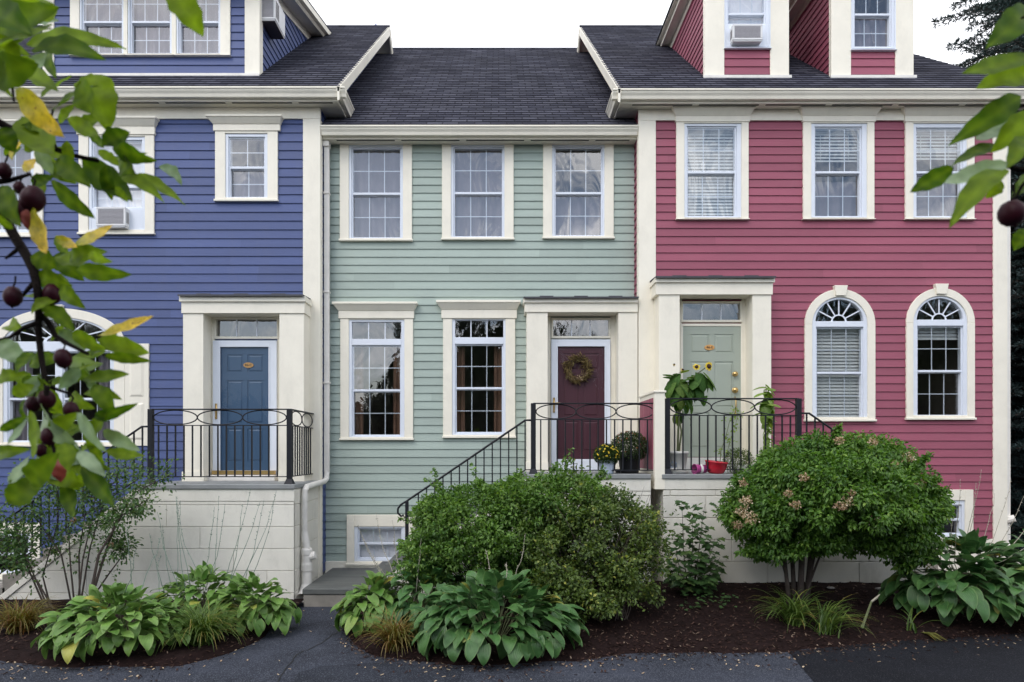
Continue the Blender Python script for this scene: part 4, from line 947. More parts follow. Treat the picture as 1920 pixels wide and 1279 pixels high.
# ================================================================== GROUND
def sheet(name, pts, mat, z, label_kind='structure'):
    mb = MB(); mb.add([(x, y, z) for x, y in pts], [tuple(range(len(pts)))]); o = mb.build(name, mat); return tag(o, kind=label_kind)
sheet('ground', [(-120, -120), (120, -120), (120, 120), (-120, 120)], 'asphalt', 0.0)
G = lambda x, y: (PX(x, EYE * F / (y - VY)), EYE * F / (y - VY))    # pixel on the flat ground
pa = [G(1478, 1222), G(1535, 1290), G(1600, 1400), (9.0, 3.0), (14, 3.0), (14, 8.2), G(1920, 1188), G(1700, 1200)]
sheet('road_patch', pa, 'tar', .004)
sheet('road_patch', [G(560, 1262), G(600, 1250), G(660, 1246), G(720, 1243), G(790, 1248), G(850, 1252), G(868, 1262), G(850, 1290), G(840, 1340), G(540, 1340), G(545, 1290)], 'damp', .004)
mb = MB()                                                         # crack in the asphalt, a shallow dark seam of its own
crk = [(690, 1120), (672, 1155), (640, 1178), (612, 1200), (585, 1216), (560, 1226), (530, 1262), (515, 1300)]
cp_ = []
for a, b in zip(crk[:-1], crk[1:]):
    for k in range(5): t = k / 5; cp_.append((a[0] + (b[0] - a[0]) * t + random.uniform(-3, 3), a[1] + (b[1] - a[1]) * t + random.uniform(-1.5, 1.5)))
q = [G(*p) for p in cp_]
for i in range(len(q) - 1):
    w0 = .005 + .004 * math.sin(i * 1.7) ** 2; mb.add([(q[i][0] - w0, q[i][1], .003), (q[i][0] + w0, q[i][1], .003), (q[i + 1][0] + .006, q[i + 1][1], .003), (q[i + 1][0] - .006, q[i + 1][1], .003)], [(0, 1, 2, 3)])
tag(mb.build('asphalt_crack', 'crack'), kind='structure')
def interp(P, x):
    if x <= P[0][0]: return P[0][1]
    for a, b in zip(P[:-1], P[1:]):
        if x <= b[0]: return a[1] + (b[1] - a[1]) * (x - a[0]) / (b[0] - a[0])
    return P[-1][1]
from mathutils import noise as MN
def nz(x, y, s): return MN.noise(Vector((x * s, y * s, .3)))
edgeR = [(-1.98, 8.7), (-1.9, 8.25), (-1.6, 7.3), (-1.22, 6.70), (-.18, 6.42), (.75, 6.62), (1.42, 6.84), (2.93, 6.88), (4.37, 7.30), (5.8, 7.55), (9.5, 7.7)]
edgeL = [(-9.5, 6.8), (-4.9, 6.62), (-4.1, 6.40), (-3.03, 6.42), (-2.75, 6.75), (-2.6, 7.1), (-2.48, 7.9), (-2.50, 8.4), (-2.60, 8.85)]
def bedz(X, Y, e, back, rise):
    d = Y - e
    if d < 0: return -.03
    h = .055 * min(1, d / .18) + rise * max(0, d - .2) / max(.5, back - e)
    return h + .018 * nz(X, Y, 2.3) + .010 * nz(X, Y, 9) + .006 * nz(X, Y, 30)
def bed(name, edge, x0, x1, back, rise):
    nx, ny = 150, 70; V = []; T = []
    for i in range(nx + 1):
        X = x0 + (x1 - x0) * i / nx; e = interp(edge, X) + .05 * nz(X, 0, 1.7) + .03 * nz(X, 1, 6); b = back(X)
        for j in range(ny + 1):
            Y = e - .03 + (b - e + .03) * j / ny; V.append((X, Y, bedz(X, Y, e, b, rise(X)) if j else -.03))
    for i in range(nx):
        for j in range(ny): a = i * (ny + 1) + j; T.append((a, a + ny + 1, a + ny + 2, a + 1))
    return tag(np_mesh(name, V, T, 'mulch', smooth=True), kind='structure')
riseR = lambda X: .06 + .22 * min(1, max(0, (X + 1) / 2.5))
backR = lambda X: 9.0 if X < 5.6 else 11.5
bed('mulch_bed', edgeR, -1.95, 9.5, backR, riseR)
riseL = lambda X: .03
bed('mulch_bed', edgeL, -9.5, -2.55, lambda X: 9.0, riseL)
def ground_z(X, Y):
    if X > -2.0:
        e = interp(edgeR, X); return bedz(X, Y, e, backR(X), riseR(X)) if Y > e else 0
    e = interp(edgeL, X); return bedz(X, Y, e, 9.0, .03) if Y > e else 0
# bark chips lying on the beds (nobody could count them)
def chips(n, edge, x0, x1, back, spill=.12):
    X = RNG.uniform(x0, x1, n); V = []; T = []; R_ = []
    for k in range(n):
        x = X[k]; e = interp(edge, x); y = e - abs(RNG.normal(0, spill)) * .8 + (back(x) - e) * RNG.random() ** 1.3 if RNG.random() < .97 else e - RNG.random() * .5
        z = ground_z(x, y) + .006; a = RNG.uniform(0, PI); l, w = RNG.uniform(.007, .024), RNG.uniform(.003, .008); c, s = math.cos(a), math.sin(a); t1, t2 = RNG.uniform(-.01, .012), RNG.uniform(-.006, .008)
        o = len(V); V += [(x - c * l - s * w, y - s * l + c * w, z), (x - c * l + s * w, y - s * l - c * w, z + .002), (x + c * l + s * w, y + s * l - c * w, z + .004 + t1), (x + c * l - s * w, y + s * l + c * w, z + .004 + t1 + t2)]
        T.append((o, o + 1, o + 2, o + 3)); R_ += [RNG.random() ** 1.5] * 4
    return V, T, R_
V1, T1, R1 = chips(9000, edgeR, -1.9, 6.6, lambda x: 9.0)
V2, T2, R2 = chips(3500, edgeL, -7.5, -2.55, lambda x: 9.0)
tag(np_mesh('bark_chips', V1 + V2, T1 + [tuple(i + len(V1) for i in t) for t in T2], 'chip', rnd=R1 + R2), kind='stuff', label='loose bark chips strewn over the mulch')
# petals and grit swept along the asphalt edge
V = []; T = []; R_ = []
for k in range(230):
    x = RNG.uniform(-5, 6); e = interp(edgeR if x > -2 else edgeL, x); y = e - abs(RNG.normal(0, .25)) - .02
    if -2.45 < x < -1.9: y = RNG.uniform(6, 8.7)
    a = RNG.uniform(0, PI); l, w = RNG.uniform(.006, .018), RNG.uniform(.004, .008); c, s = math.cos(a), math.sin(a); o = len(V); z = .006
    V += [(x - c * l - s * w, y - s * l + c * w, z), (x - c * l + s * w, y - s * l - c * w, z), (x + c * l + s * w, y + s * l - c * w, z + .004), (x + c * l - s * w, y + s * l + c * w, z + .006)]; T.append((o, o + 1, o + 2, o + 3)); R_ += [RNG.uniform(.0, .8)] * 4
tag(np_mesh('fallen_petals', V, T, 'bloom', rnd=R_), kind='stuff', label='pale petals and grit scattered along the asphalt edge')

# ================================================================== PLANTS
def norm(a): return a / np.maximum(np.linalg.norm(a, axis=-1, keepdims=True), 1e-9)
def leaf_arrays(P, A, Nn, L, W, fold=.12, kind=6):
    """small folded leaves: base P, axis A, up Nn"""
    n = len(P); A = norm(A); S = norm(np.cross(A, Nn)); Nn = np.cross(S, A); L = L[:, None]; W = W[:, None]
    if kind == 4:
        b, t = P, P + A * L; m = P + A * L * .45 + Nn * L * fold
        l, r = m + S * W * .5, m - S * W * .5; m2 = P + A * L * .5
        V = np.stack([b, l, t, r], 1).reshape(-1, 3); i = np.arange(n)[:, None] * 4
        T = np.concatenate([i + np.array([[0, 2, 1]]), i + np.array([[0, 3, 2]])], 0)
        return V, T, 4
    b, t, m = P, P + A * L - Nn * L * fold * .8, P + A * L * .5
    l1, r1 = P + A * L * .28 + S * W * .44 + Nn * L * fold, P + A * L * .28 - S * W * .44 + Nn * L * fold
    l2, r2 = P + A * L * .66 + S * W * .40 + Nn * L * fold * .6, P + A * L * .66 - S * W * .40 + Nn * L * fold * .6
    V = np.stack([b, m, t, l1, l2, r1, r2], 1).reshape(-1, 3); i = np.arange(n)[:, None] * 7
    T = np.concatenate([i + np.array([f]) for f in ([0, 1, 3], [3, 1, 4], [1, 2, 4], [0, 5, 1], [5, 6, 1], [1, 6, 2])], 0)
    return V, T, 7
def leaf_mesh(name, P, A, Nn, L, W, mat, parent, rnd=None, fold=.12, kind=6):
    V, T, k = leaf_arrays(np.asarray(P, float), np.asarray(A, float), np.asarray(Nn, float), np.asarray(L, float), np.asarray(W, float), fold, kind)
    rnd = RNG.random(len(P)) if rnd is None else rnd
    return np_mesh(name, V, T, mat, parent, rnd=np.repeat(rnd, k))
def clumps(centres, radii, n, flat=1.0, shell=.75):
    """leaf positions spread through many small clumps, facing outward"""
    centres = np.asarray(centres, float); radii = np.asarray(radii, float)
    w = radii ** 2; idx = RNG.choice(len(centres), n, p=w / w.sum())
    d = norm(RNG.normal(size=(n, 3))); r = radii[idx] * (shell + (1 - shell) * RNG.random(n)) * (RNG.random(n) ** .25)
    P = centres[idx] + d * r[:, None] * np.array([1, 1, flat]); return P, d, idx
def dome_clumps(c, rx, ry, rz, n, rc, zmin=-1, front=True, jitter=.12):
    """clump centres over an ellipsoid (upper part), skipping the hidden back a little"""
    out = []
    while len(out) < n:
        d = norm(RNG.normal(size=3))
        if d[2] < zmin: continue
        if front and d[1] > .45 and RNG.random() < .6: continue
        k = 1 - abs(RNG.normal(0, jitter)); out.append((c[0] + rx * d[0] * k, c[1] + ry * d[1] * k, c[2] + rz * d[2] * k))
    return np.array(out), np.array([rc * RNG.uniform(.6, 1.35) for _ in out])
def bush_leaves(name, C, Rd, n, L, mat, parent, droop=.25, kind=4, wl=.55, fold=.18, flat=.8, shoots=70, drift=1.0):
    P, d, idx = clumps(C, Rd, n, flat)
    for f_, a_ in ((3.1, .055), (7.3, .03)): P = P + drift * a_ * np.stack([np.sin(P[:, 1] * f_ + 2 * P[:, 2] * f_ + 1), np.sin(P[:, 0] * f_ + 1.3 * P[:, 2] * f_), np.sin(P[:, 0] * f_ * 1.7 + P[:, 1] * f_ + 2)], 1)
    if shoots:
        c0 = C.mean(0); m_ = int(n * .07 / shoots); SP = []; SD = []
        for _ in range(shoots):
            i = RNG.integers(len(C)); o = norm(C[i] - c0 + RNG.normal(0, .25, 3) + np.array([0, -.1, .35])); b0 = C[i] + o * Rd[i] * .8; l_ = RNG.uniform(.10, .30); cv = RNG.normal(0, .35, 3)
            for q in RNG.random(m_): SP.append(b0 + o * l_ * q + cv * l_ * q * q * .5 + RNG.normal(0, .012, 3)); SD.append(norm(o * .4 + RNG.normal(0, .7, 3)))
        k_ = len(SP); P[:k_] = np.array(SP); d[:k_] = np.array(SD)
    A = norm(d + RNG.normal(0, .55, (n, 3)) + np.array([0, 0, -droop])); Nn = norm(d * .6 + RNG.normal(0, .45, (n, 3)) + np.array([0, -.25, .8]))
    Ls = L * RNG.uniform(.65, 1.3, n); tone = np.clip(RNG.normal(.45, .22, n) + RNG.normal(0, .12, len(C))[idx], 0, 1)
    return leaf_mesh(name, P, A, Nn, Ls, Ls * wl, mat, parent, tone, fold, kind)
def wig(a, b, n, amp, bend=(0, 0, 0)):
    a, b = Vector(a), Vector(b); return [a + (b - a) * (i / n) + Vector(bend) * math.sin(PI * i / n) + (Vector((random.uniform(-amp, amp), random.uniform(-amp, amp), random.uniform(-amp, amp))) if 0 < i < n else Vector()) for i in range(n + 1)]
def twigs(name, base, ends, r, mat, parent, amp=.03, spread=.08):
    mb = MB()
    for e in ends:
        b = Vector(base) + Vector((random.uniform(-spread, spread), random.uniform(-spread, spread), 0)); P = wig(b, e, 5, amp, (0, 0, .05)); mb.tube(P, [r * (1 - .75 * i / 5) for i in range(6)], 5)
    return mb.build(name, mat, parent)
# --- spirea bush and the twiggy yellowing shrub before the green house
bd = 8.1
c1 = PT(900, 992, bd)
sp = thing('leafy_bush', 'dense bright green rounded bush in front of the green house stair', 'bush', (c1.x, bd, ground_z(c1.x, bd)))
C, Rd = dome_clumps(tuple(PT(905, 1010, bd)), .88, .55, .60, 150, .13, -.8)
C2, R2_ = dome_clumps(tuple(PT(1035, 950, bd)), .72, .5, .36, 70, .12, -.4)
C3, R3_ = dome_clumps(tuple(PT(815, 1035, bd - .1)), .36, .4, .30, 40, .11, -.9)
C4, R4_ = dome_clumps(tuple(PT(980, 1020, bd)), .5, .45, .5, 60, .13, -.9)
bush_leaves('foliage', np.concatenate([C, C2, C3, C4] + [np.array([list(PT(px_, py_, bd - .25)) for px_, py_ in ((905, 968), (885, 985), (925, 950), (930, 990), (955, 975), (900, 1000), (870, 1010), (980, 960))])]), np.concatenate([Rd, R2_, R3_, R4_, np.full(8, .15)]), 50000, .048, 'spirea', sp)
twigs('branches', (c1.x + .1, bd, .1), [tuple(C[i]) for i in range(0, 120, 3)], .010, 'bark', sp)
Pt = PT(1082, 868, bd); mbt = MB(); mbt.tube(wig(PT(1078, 925, bd), Pt, 5, .01), .004, 5)
sh = mbt.build('shoot', 'stem', sp); n = 130
Pp = np.array([list(PT(1078, 925, bd).lerp(Pt, random.random() ** .8) + Vector((random.gauss(0, .07), random.gauss(0, .04), random.gauss(0, .03)))) for _ in range(n)]); leaf_mesh('shoot_leaf', Pp, RNG.normal(size=(n, 3)), RNG.normal(size=(n, 3)) + [0, 0, 1], RNG.uniform(.03, .06, n), RNG.uniform(.014, .026, n), 'barberry', sh)
bd2 = 7.85
c2 = PT(1120, 1035, bd2)
yb_ = thing('twiggy_shrub', 'straggly olive and yellow leaved shrub with bare twigs, below the porch of the plum door', 'shrub', (c2.x, bd2, ground_z(c2.x, bd2)))
C, Rd = dome_clumps(tuple(PT(1110, 1040, bd2)), .84, .6, .74, 190, .12, -.85, jitter=.3)
C2, R2_ = dome_clumps(tuple(PT(1060, 985, bd2)), .55, .5, .4, 50, .11, -.6, jitter=.35)
C3, R3_ = dome_clumps(tuple(PT(1180, 1010, bd2)), .38, .4, .55, 60, .09, -.9, jitter=.35)
C4, R4_ = dome_clumps(tuple(PT(1075, 1105, bd2 - .2)), .62, .45, .36, 70, .11, -.8, jitter=.3)
Ca = np.concatenate([C, C2, C3, C4]); Ra = np.concatenate([Rd, R2_, R3_, R4_])
bush_leaves('foliage', Ca, Ra, 27000, .043, 'barberry', yb_, shoots=150, kind=4, wl=.6)
twigs('branches', (c2.x, bd2, .15), [tuple(p + RNG.normal(0, .08, 3)) for p in Ca[::2]], .009, 'bark', yb_, .05, .14)
ends = [tuple(PT(1100 + random.uniform(0, 148), 900 + random.uniform(0, 170), bd2 + random.uniform(-.5, .3))) for _ in range(70)]
twigs('bare_twigs', (c2.x + .1, bd2 - .1, .15), ends, .006, 'bark', yb_, .05, .2)
# --- hydrangea grown as a small tree
hd = 8.15; hc = PT(1560, 935, hd)
hb = PT(1495, 1088, hd); hz = ground_z(hb.x, hd)
hy = thing('hydrangea_tree', 'domed hydrangea tree with faded cream blooms and several stems, before the red house', 'tree', (hb.x, hd, hz))
tb = MB()
for k, (bx, by, tx, ty, r) in enumerate(((1480, 1090, 1466, 985, .030), (1490, 1092, 1482, 975, .036), (1500, 1094, 1506, 970, .048), (1512, 1092, 1524, 985, .042), (1508, 1090, 1540, 970, .028), (1486, 1090, 1452, 1000, .020), (1504, 1088, 1560, 985, .018))):
    a, b = PT(bx, by, hd + random.uniform(-.1, .1)), PT(tx, ty, hd + random.uniform(-.2, .2)); a.z = hz - .03; m_ = a.lerp(b, .45) + Vector(((bx - 1495) * .0005, 0, .06)); P = [a, a.lerp(m_, .5) + Vector((0, 0, .03)), m_, m_.lerp(b, .5), b, b + (b - m_) * .6 + Vector((0, 0, .08))]; r *= .75; tb.tube(P, [r * 1.25, r * 1.05, r, r * .85, r * .7, r * .3], 8)
tb.build('trunk', 'bark', hy, smooth=True)
cl = []; rd = []
def put(c, r, rr, n, zmin, jit=.14):
    a, b = dome_clumps(tuple(c), r[0], r[1], r[2], n, rr, zmin, jitter=jit); cl.append(a); rd.append(b)
put(PT(1480, 1022, hd - .25), (.42, .3, .13), .09, 40, -1); put(PT(1600, 1015, hd - .2), (.36, .3, .12), .09, 30, -1); put(PT(1560, 948, hd), (1.13, .95, .82), .15, 260, -.12)
put(PT(1445, 960, hd - .1), (.50, .6, .34), .12, 70, -.8)
put(PT(1662, 960, hd - .1), (.50, .6, .44), .13, 90, -.9)
put(PT(1545, 1000, hd - .35), (.30, .3, .16), .10, 30, -1)
put(PT(1700, 1010, hd - .1), (.30, .4, .22), .10, 36, -1)
put(PT(1430, 1015, hd), (.28, .3, .14), .09, 24, -1); put(PT(1505, 1010, hd - .3), (.5, .3, .17), .10, 55, -1); put(PT(1600, 1000, hd - .2), (.35, .3, .12), .10, 30, -1); put(PT(1695, 1035, hd - .1), (.26, .3, .16), .09, 30, -1)
Ca = np.concatenate(cl); Ra = np.concatenate(rd)
bush_leaves('crown', Ca, Ra, 68000, .052, 'hydrangea', hy, droop=.45, kind=6, wl=.52, shoots=30, drift=.45)
tw = [tuple(Ca[i]) for i in range(0, len(Ca), 9)]; twigs('branches', PT(1505, 985, hd), tw, .010, 'bark', hy, .04, .25)
for (px, py, r) in ((1393, 960, .085), (1410, 972, .095), (1400, 940, .07), (1385, 985, .06), (1588, 943, .085), (1578, 950, .06), (1480, 925, .05), (1494, 947, .055), (1510, 895, .055), (1577, 826, .055), (1640, 828, .05), (1705, 857, .07), (1722, 912, .065), (1652, 975, .055), (1396, 905, .05), (1600, 925, .035), (1730, 905, .045), (1680, 870, .04)):
    # blooms sit at the crown surface: find the front
    d0 = hd - .95 * math.sqrt(max(.05, 1 - ((px - 1565) / 205) ** 2 - ((py - 945) / 150) ** 2)) - .06
    c = PT(px, py, d0); r *= .82; n = int(150 * (r / .08)); dd = norm(RNG.normal(size=(n, 3))); P = np.array(c) + np.array([0, .03, 0]) + (dd + .35 * np.sin(dd[:, ::-1] * 5 + px)) * r * (.55 + .45 * RNG.random((n, 1))) * [1.0, .8, .8]
    leaf_mesh('flower_cluster', P, dd + RNG.normal(0, .6, (n, 3)), dd, np.full(n, .022), np.full(n, .02), 'bloom', hy, RNG.uniform(.1, 1, n) if r > .05 else RNG.uniform(0, .5, n), .1, 4)
# --- lobed leaf shrub against the red porch
def lobed_leaf(mb, p, ax, up, L):
    """five pointed lobes"""
    ax = Vector(ax).normalized(); s = ax.cross(Vector(up)).normalized(); u = s.cross(ax)
    sh = [(0, 0), (.05, .30), (-.02, .48), (.30, .38), (.42, .60), (.58, .28), (1, 0), (.58, -.28), (.42, -.60), (.30, -.38), (-.02, -.48), (.05, -.30)]
    P = [p + ax * (L * a) + s * (L * b) + u * (L * (.12 * abs(b) - .12 * a * a)) for a, b in sh]; mb.cr = random.random()
    m_ = p + ax * (L * .4) ; mb.add(P + [m_], [(12, i, (i + 1) % 12) for i in range(12)])
cb = PT(1295, 1115, 8.5); cz = ground_z(cb.x, 8.5)
cu = thing('currant_shrub', 'slender shrub with lobed leaves standing against the red house porch wall', 'shrub', (cb.x, 8.5, cz))
mb = MB(); lf = MB()
for (tx, ty, bx) in ((1278, 940, 1288), (1322, 945, 1300), (1262, 1000, 1286), (1340, 1010, 1305), (1300, 965, 1294), (1350, 1045, 1306), (1255, 1065, 1284), (1318, 990, 1298), (1280, 1080, 1290), (1330, 1085, 1302)):
    b = PT(bx, 1110, 8.5); b.z = cz - .02; t = PT(tx, ty, 8.5 + random.uniform(-.25, .15)); P = wig(b, t, 6, .012); mb.tube(P, [.008 - .001 * i for i in range(7)], 5)
    for k in range(44):
        q = random.uniform(.25, 1.03); i = min(5, int(q * 6)); p = P[i].lerp(P[i + 1], q * 6 - i if q < 1 else 1); a = random.uniform(0, 2 * PI); off = Vector((math.cos(a) * random.uniform(.02, .11), math.sin(a) * random.uniform(.02, .11), random.uniform(-.02, .04)))
        lobed_leaf(lf, p + off, (math.cos(a), math.sin(a) - .2, -.35), (0, -.3, 1), random.uniform(.06, .115))
mb.build('stem', 'bark', cu); lf.build('foliage', 'currant', cu)
lo = thing('seedling', 'low leafy sprout at the foot of the lobed leaf shrub', 'plant', (PX(1300, 8.1), 8.1, ground_z(PX(1300, 8.1), 8.1)))
lf = MB()
for k in range(70):
    p = PT(random.uniform(1280, 1380), 1130, 8.15 + random.uniform(-.25, .2)); p.z = ground_z(p.x, p.y) + random.uniform(.02, .10); a = random.uniform(0, 2 * PI); lobed_leaf(lf, p, (math.cos(a), math.sin(a), -.1), (0, -.3, 1), random.uniform(.03, .055))
lf.build('foliage', 'currant', lo)
# --- rose bush before the blue porch
rb_ = thing('rose_bush', 'open branching rose bush with thin bare stems before the blue house stair wall', 'bush', (PX(130, 8.3), 8.3, .06))
stems = [((165, 1140), (190, 1060), (215, 985), (250, 925), (330, 885)), ((165, 1140), (185, 1040), (230, 965), (280, 935)), ((150, 1138), (148, 1040), (160, 960), (150, 900)), ((140, 1138), (132, 1060), (128, 980), (100, 910)), ((145, 1138), (155, 1050), (175, 960), (185, 880)), ((90, 1140), (62, 1075), (35, 1010), (20, 930)), ((95, 1140), (80, 1080), (100, 1010), (120, 930)), ((85, 1140), (50, 1060), (10, 1000), (-30, 960)), ((100, 1142), (70, 1090), (40, 1060), (0, 1040)), ((150, 1138), (168, 1030), (200, 920), (235, 880)), ((135, 1138), (115, 1040), (60, 960), (40, 890)), ((160, 1140), (205, 1075), (235, 1035), (225, 1030))]
pts = []; mb = MB()
for S in stems:
    dj = 8.3 + random.uniform(-.3, .3); P = [PT(x, y, dj + random.uniform(-.03, .03)) for x, y in S]; r0 = .020 if S[0][0] > 160 else .012
    Q = []
    for a, b in zip(P[:-1], P[1:]): Q += [a.lerp(b, k / 3) for k in range(3)]
    Q.append(P[-1]); mb.tube(Q, [r0 * (1 - .8 * i / (len(Q) - 1)) for i in range(len(Q))], 6)
    pts += [q for i, q in enumerate(Q) if i > len(Q) * .25]
    for k in range(9):
        b = random.choice(Q[len(Q) // 2:]); e = b + Vector((random.gauss(0, .16), random.gauss(0, .14), abs(random.gauss(.06, .09)))); mb.tube(wig(b, e, 3, .01), [.005, .004, .003, .002], 5); pts += [b.lerp(e, t) for t in (.4, .7, 1)] * 2
mb.build('stem', 'bark', rb_)
n = 6500; base = np.array([list(random.choice(pts)) for _ in range(n)]); P = base + RNG.normal(0, .06, (n, 3)); A = norm(P - base + RNG.normal(0, .03, (n, 3)) + [0, 0, -.02])
leaf_mesh('foliage', P, A, RNG.normal(0, .5, (n, 3)) + [0, -.2, 1], RNG.uniform(.030, .058, n), RNG.uniform(.018, .036, n), 'rose', rb_)
for (x, y) in ((208, 1022), (138, 975)):
    c = PT(x, y, 8.1); n = 40; dd = norm(RNG.normal(size=(n, 3))); leaf_mesh('rose_hip', np.array(c) + dd * .018, dd, dd + .1, np.full(n, .02), np.full(n, .02), 'bloom', rb_, RNG.uniform(0, .2, n), .1, 4)
# --- hostas
def hosta(label, px, d, R, H, n, L, mat, group='hostas along the house fronts', yscale=.8, stalks=(), stalk_mat='sea_stalk', flip=None, name='hosta'):
    x = PX(px, d); gz = ground_z(x, d); root = thing(name, label, 'hosta', (x, d, gz), group)
    nu, nv = 9, 6; V = []; T = []; UVs = []; Rn = []
    for k in range(n):
        q = ((k + .5) / n) ** .62; phi = k * 2.39996 + random.uniform(-.3, .3)
        if math.sin(phi) > .5 and q > .5 and random.random() < .5: phi = -phi
        l = L * random.uniform(.62, 1.15) * (.85 + .25 * q); w = l * random.uniform(.66, .84); yaw = random.gauss(0, .55)
        out = Vector((math.cos(phi), math.sin(phi) * yscale, 0)); out.normalize(); side = Vector((-out.y, out.x, 0))
        th = 1.52 * q ** .85 - .10; rj = random.uniform(.86, 1.04) if random.random() < .7 else random.uniform(.55, .86)
        p0 = Vector((x, d, gz)) + Vector((out.x * R * rj * math.sin(th), out.y * R * rj * math.sin(th) * yscale, .04 + H * rj * math.cos(th))) - out * (l * .45 * math.cos(th)) + Vector((0, 0, l * .18 * math.sin(th)))
        pit = math.atan2(-H * math.sin(th), R * math.cos(th)) + .75 - .25 * q + random.gauss(0, .30); curl = random.uniform(.6, 1.5); pit = pit + .8 * max(0, 1 - q) ** 2 if rj > .86 else pit + random.uniform(.2, .7); roll = random.uniform(-.35, .35); o = len(V); tone = min(.84, max(0, random.gauss(.45, .25))) if random.random() < .96 else random.uniform(.88, 1)
        wav = random.uniform(0, 6)
        out = Vector((out.x * math.cos(yaw) - out.y * math.sin(yaw), out.x * math.sin(yaw) + out.y * math.cos(yaw), 0)); side = Vector((-out.y, out.x, 0))
        p = p0.copy(); step = l / (nu - 1)
        for i in range(nu):
            t = i / (nu - 1); an = pit - curl * t ** 1.6; dirv = out * math.cos(an) + Vector((0, 0, math.sin(an))); up = out * -math.sin(an) + Vector((0, 0, math.cos(an)))
            sd = side * math.cos(roll) + up * math.sin(roll); un = up * math.cos(roll) - side * math.sin(roll)
            wt = w * .5 * (1.72 * (t + .05) ** .33 * (1 - t) ** .85) if t < 1 else 0
            for j in range(nv):
                v = -1 + 2 * j / (nv - 1); back = -.10 * l * abs(v) ** 1.5 * (1 - t) ** 3
                V.append(tuple(p + sd * (wt * v) + dirv * back + un * (.16 * wt * v * v + .016 * l * math.sin(9 * t + wav) * abs(v)))); UVs.append((v, t)); Rn.append(tone)
            p = p + dirv * step
        for i in range(nu - 1):
            for j in range(nv - 1): a = o + i * nv + j; T.append((a, a + 1, a + nv + 1, a + nv))
    np_mesh('foliage', V, T, mat, root, rnd=Rn, smooth=True, uv=UVs)
    # leaf stalks under the blades, one bunch
    mb = MB()
    for k in range(24):
        a = k * 2.4; r = R * .55 * math.sqrt((k + 1) / 24); mb.tube([(x + .03 * math.cos(a), d + .03 * math.sin(a), gz - .01), (x + r * .6 * math.cos(a), d + r * .6 * math.sin(a) * yscale, gz + H * .5), (x + r * math.cos(a), d + r * math.sin(a) * yscale, gz + H * .72)], [.006, .005, .004], 5)
    mb.build('leaf_stalks', 'stem', root)
    for (bx, by, tx, ty) in stalks:
        a, b = PT(bx, by, d + random.uniform(-.05, .2)), PT(tx, ty, d + random.uniform(-.1, .4)); P = wig(a, b, 7, .012, ((b.x - a.x) * .12, 0, 0)); s = MB(); s.tube(P, [.0050 - .00045 * i for i in range(8)], 5)
        for i in range(12):
            q = random.uniform(.5, 1); j = min(6, int(q * 7)); c = P[j].lerp(P[j + 1], random.random()); e = c + Vector((random.uniform(-.02, .02), random.uniform(-.01, .01), random.uniform(.0, .02))); s.tube([c, c.lerp(e, .5), e], [.0022, .004, .0015], 4)
        s.build('flower_stalk', stalk_mat, root)
    return root
S1 = [(400 + dx, 1115, 400 + dx + tx, ty) for dx, tx, ty in ((-75, -20, 985), (-70, 8, 940), (-60, -45, 960), (-50, -20, 930), (-40, -28, 940), (-28, 30, 950), (-18, 40, 945), (-8, -60, 950), (2, 8, 930), (10, 60, 915), (18, 70, 940), (25, 30, 945), (38, 75, 938), (50, 45, 938), (58, 60, 920), (-90, -30, 1000), (-100, 0, 1035))]
hosta('big light green hosta at the left, its leaves spilling over the asphalt edge', 222, 6.88, .70, .48, 340, .175, 'hosta', stalks=[(250, 1110, 238, 985), (265, 1105, 300, 1010), (235, 1110, 255, 1030)])
hosta('hosta at the blue porch corner, right of the grassy tuft', 472, 7.65, .52, .46, 200, .175, 'hosta')
hosta('hosta with a thicket of tall bare flower stalks in front of the blue porch wall', 380, 8.05, .62, .46, 200, .175, 'hosta', stalks=S1)
hosta('big blue green hosta with broad leaves in the middle of the picture, at the kerb', 928, 6.95, .86, .58, 380, .195, 'hosta_dark', stalks=[(945, 1120, 950, 1055), (955, 1120, 985, 1000), (935, 1110, 910, 1030), (920, 1120, 940, 1080)], stalk_mat='dry_stalk')
hosta('small light hosta left of the reddish grass tuft, beside the stone landing', 705, 7.6, .44, .48, 190, .175, 'hosta', stalks=[(760, 1130, 705, 960), (765, 1130, 735, 975), (758, 1130, 670, 985), (770, 1130, 680, 1010), (752, 1125, 700, 1040), (775, 1130, 790, 1010)], stalk_mat='dry_stalk')
hosta('hosta tucked behind the broad leaved one, under the green bush', 800, 7.75, .6, .62, 200, .19, 'hosta_dark')
S2 = [(1790 + dx, 1060, 1790 + dx + tx, ty) for dx, tx, ty in ((0, 10, 900), (10, 40, 880), (20, 20, 905), (35, 40, 925), (45, 60, 900), (55, 80, 920), (-10, 10, 960), (60, 100, 950), (-25, -10, 930), (70, 110, 985))]
hosta('large dark hosta at the right end below the red house corner', 1815, 8.05, .92, .80, 380, .235, 'hosta_dark', stalks=S2, stalk_mat='dry_stalk')
hosta('dark hosta at the far right picture edge', 1945, 8.3, .7, .8, 200, .24, 'hosta_dark')
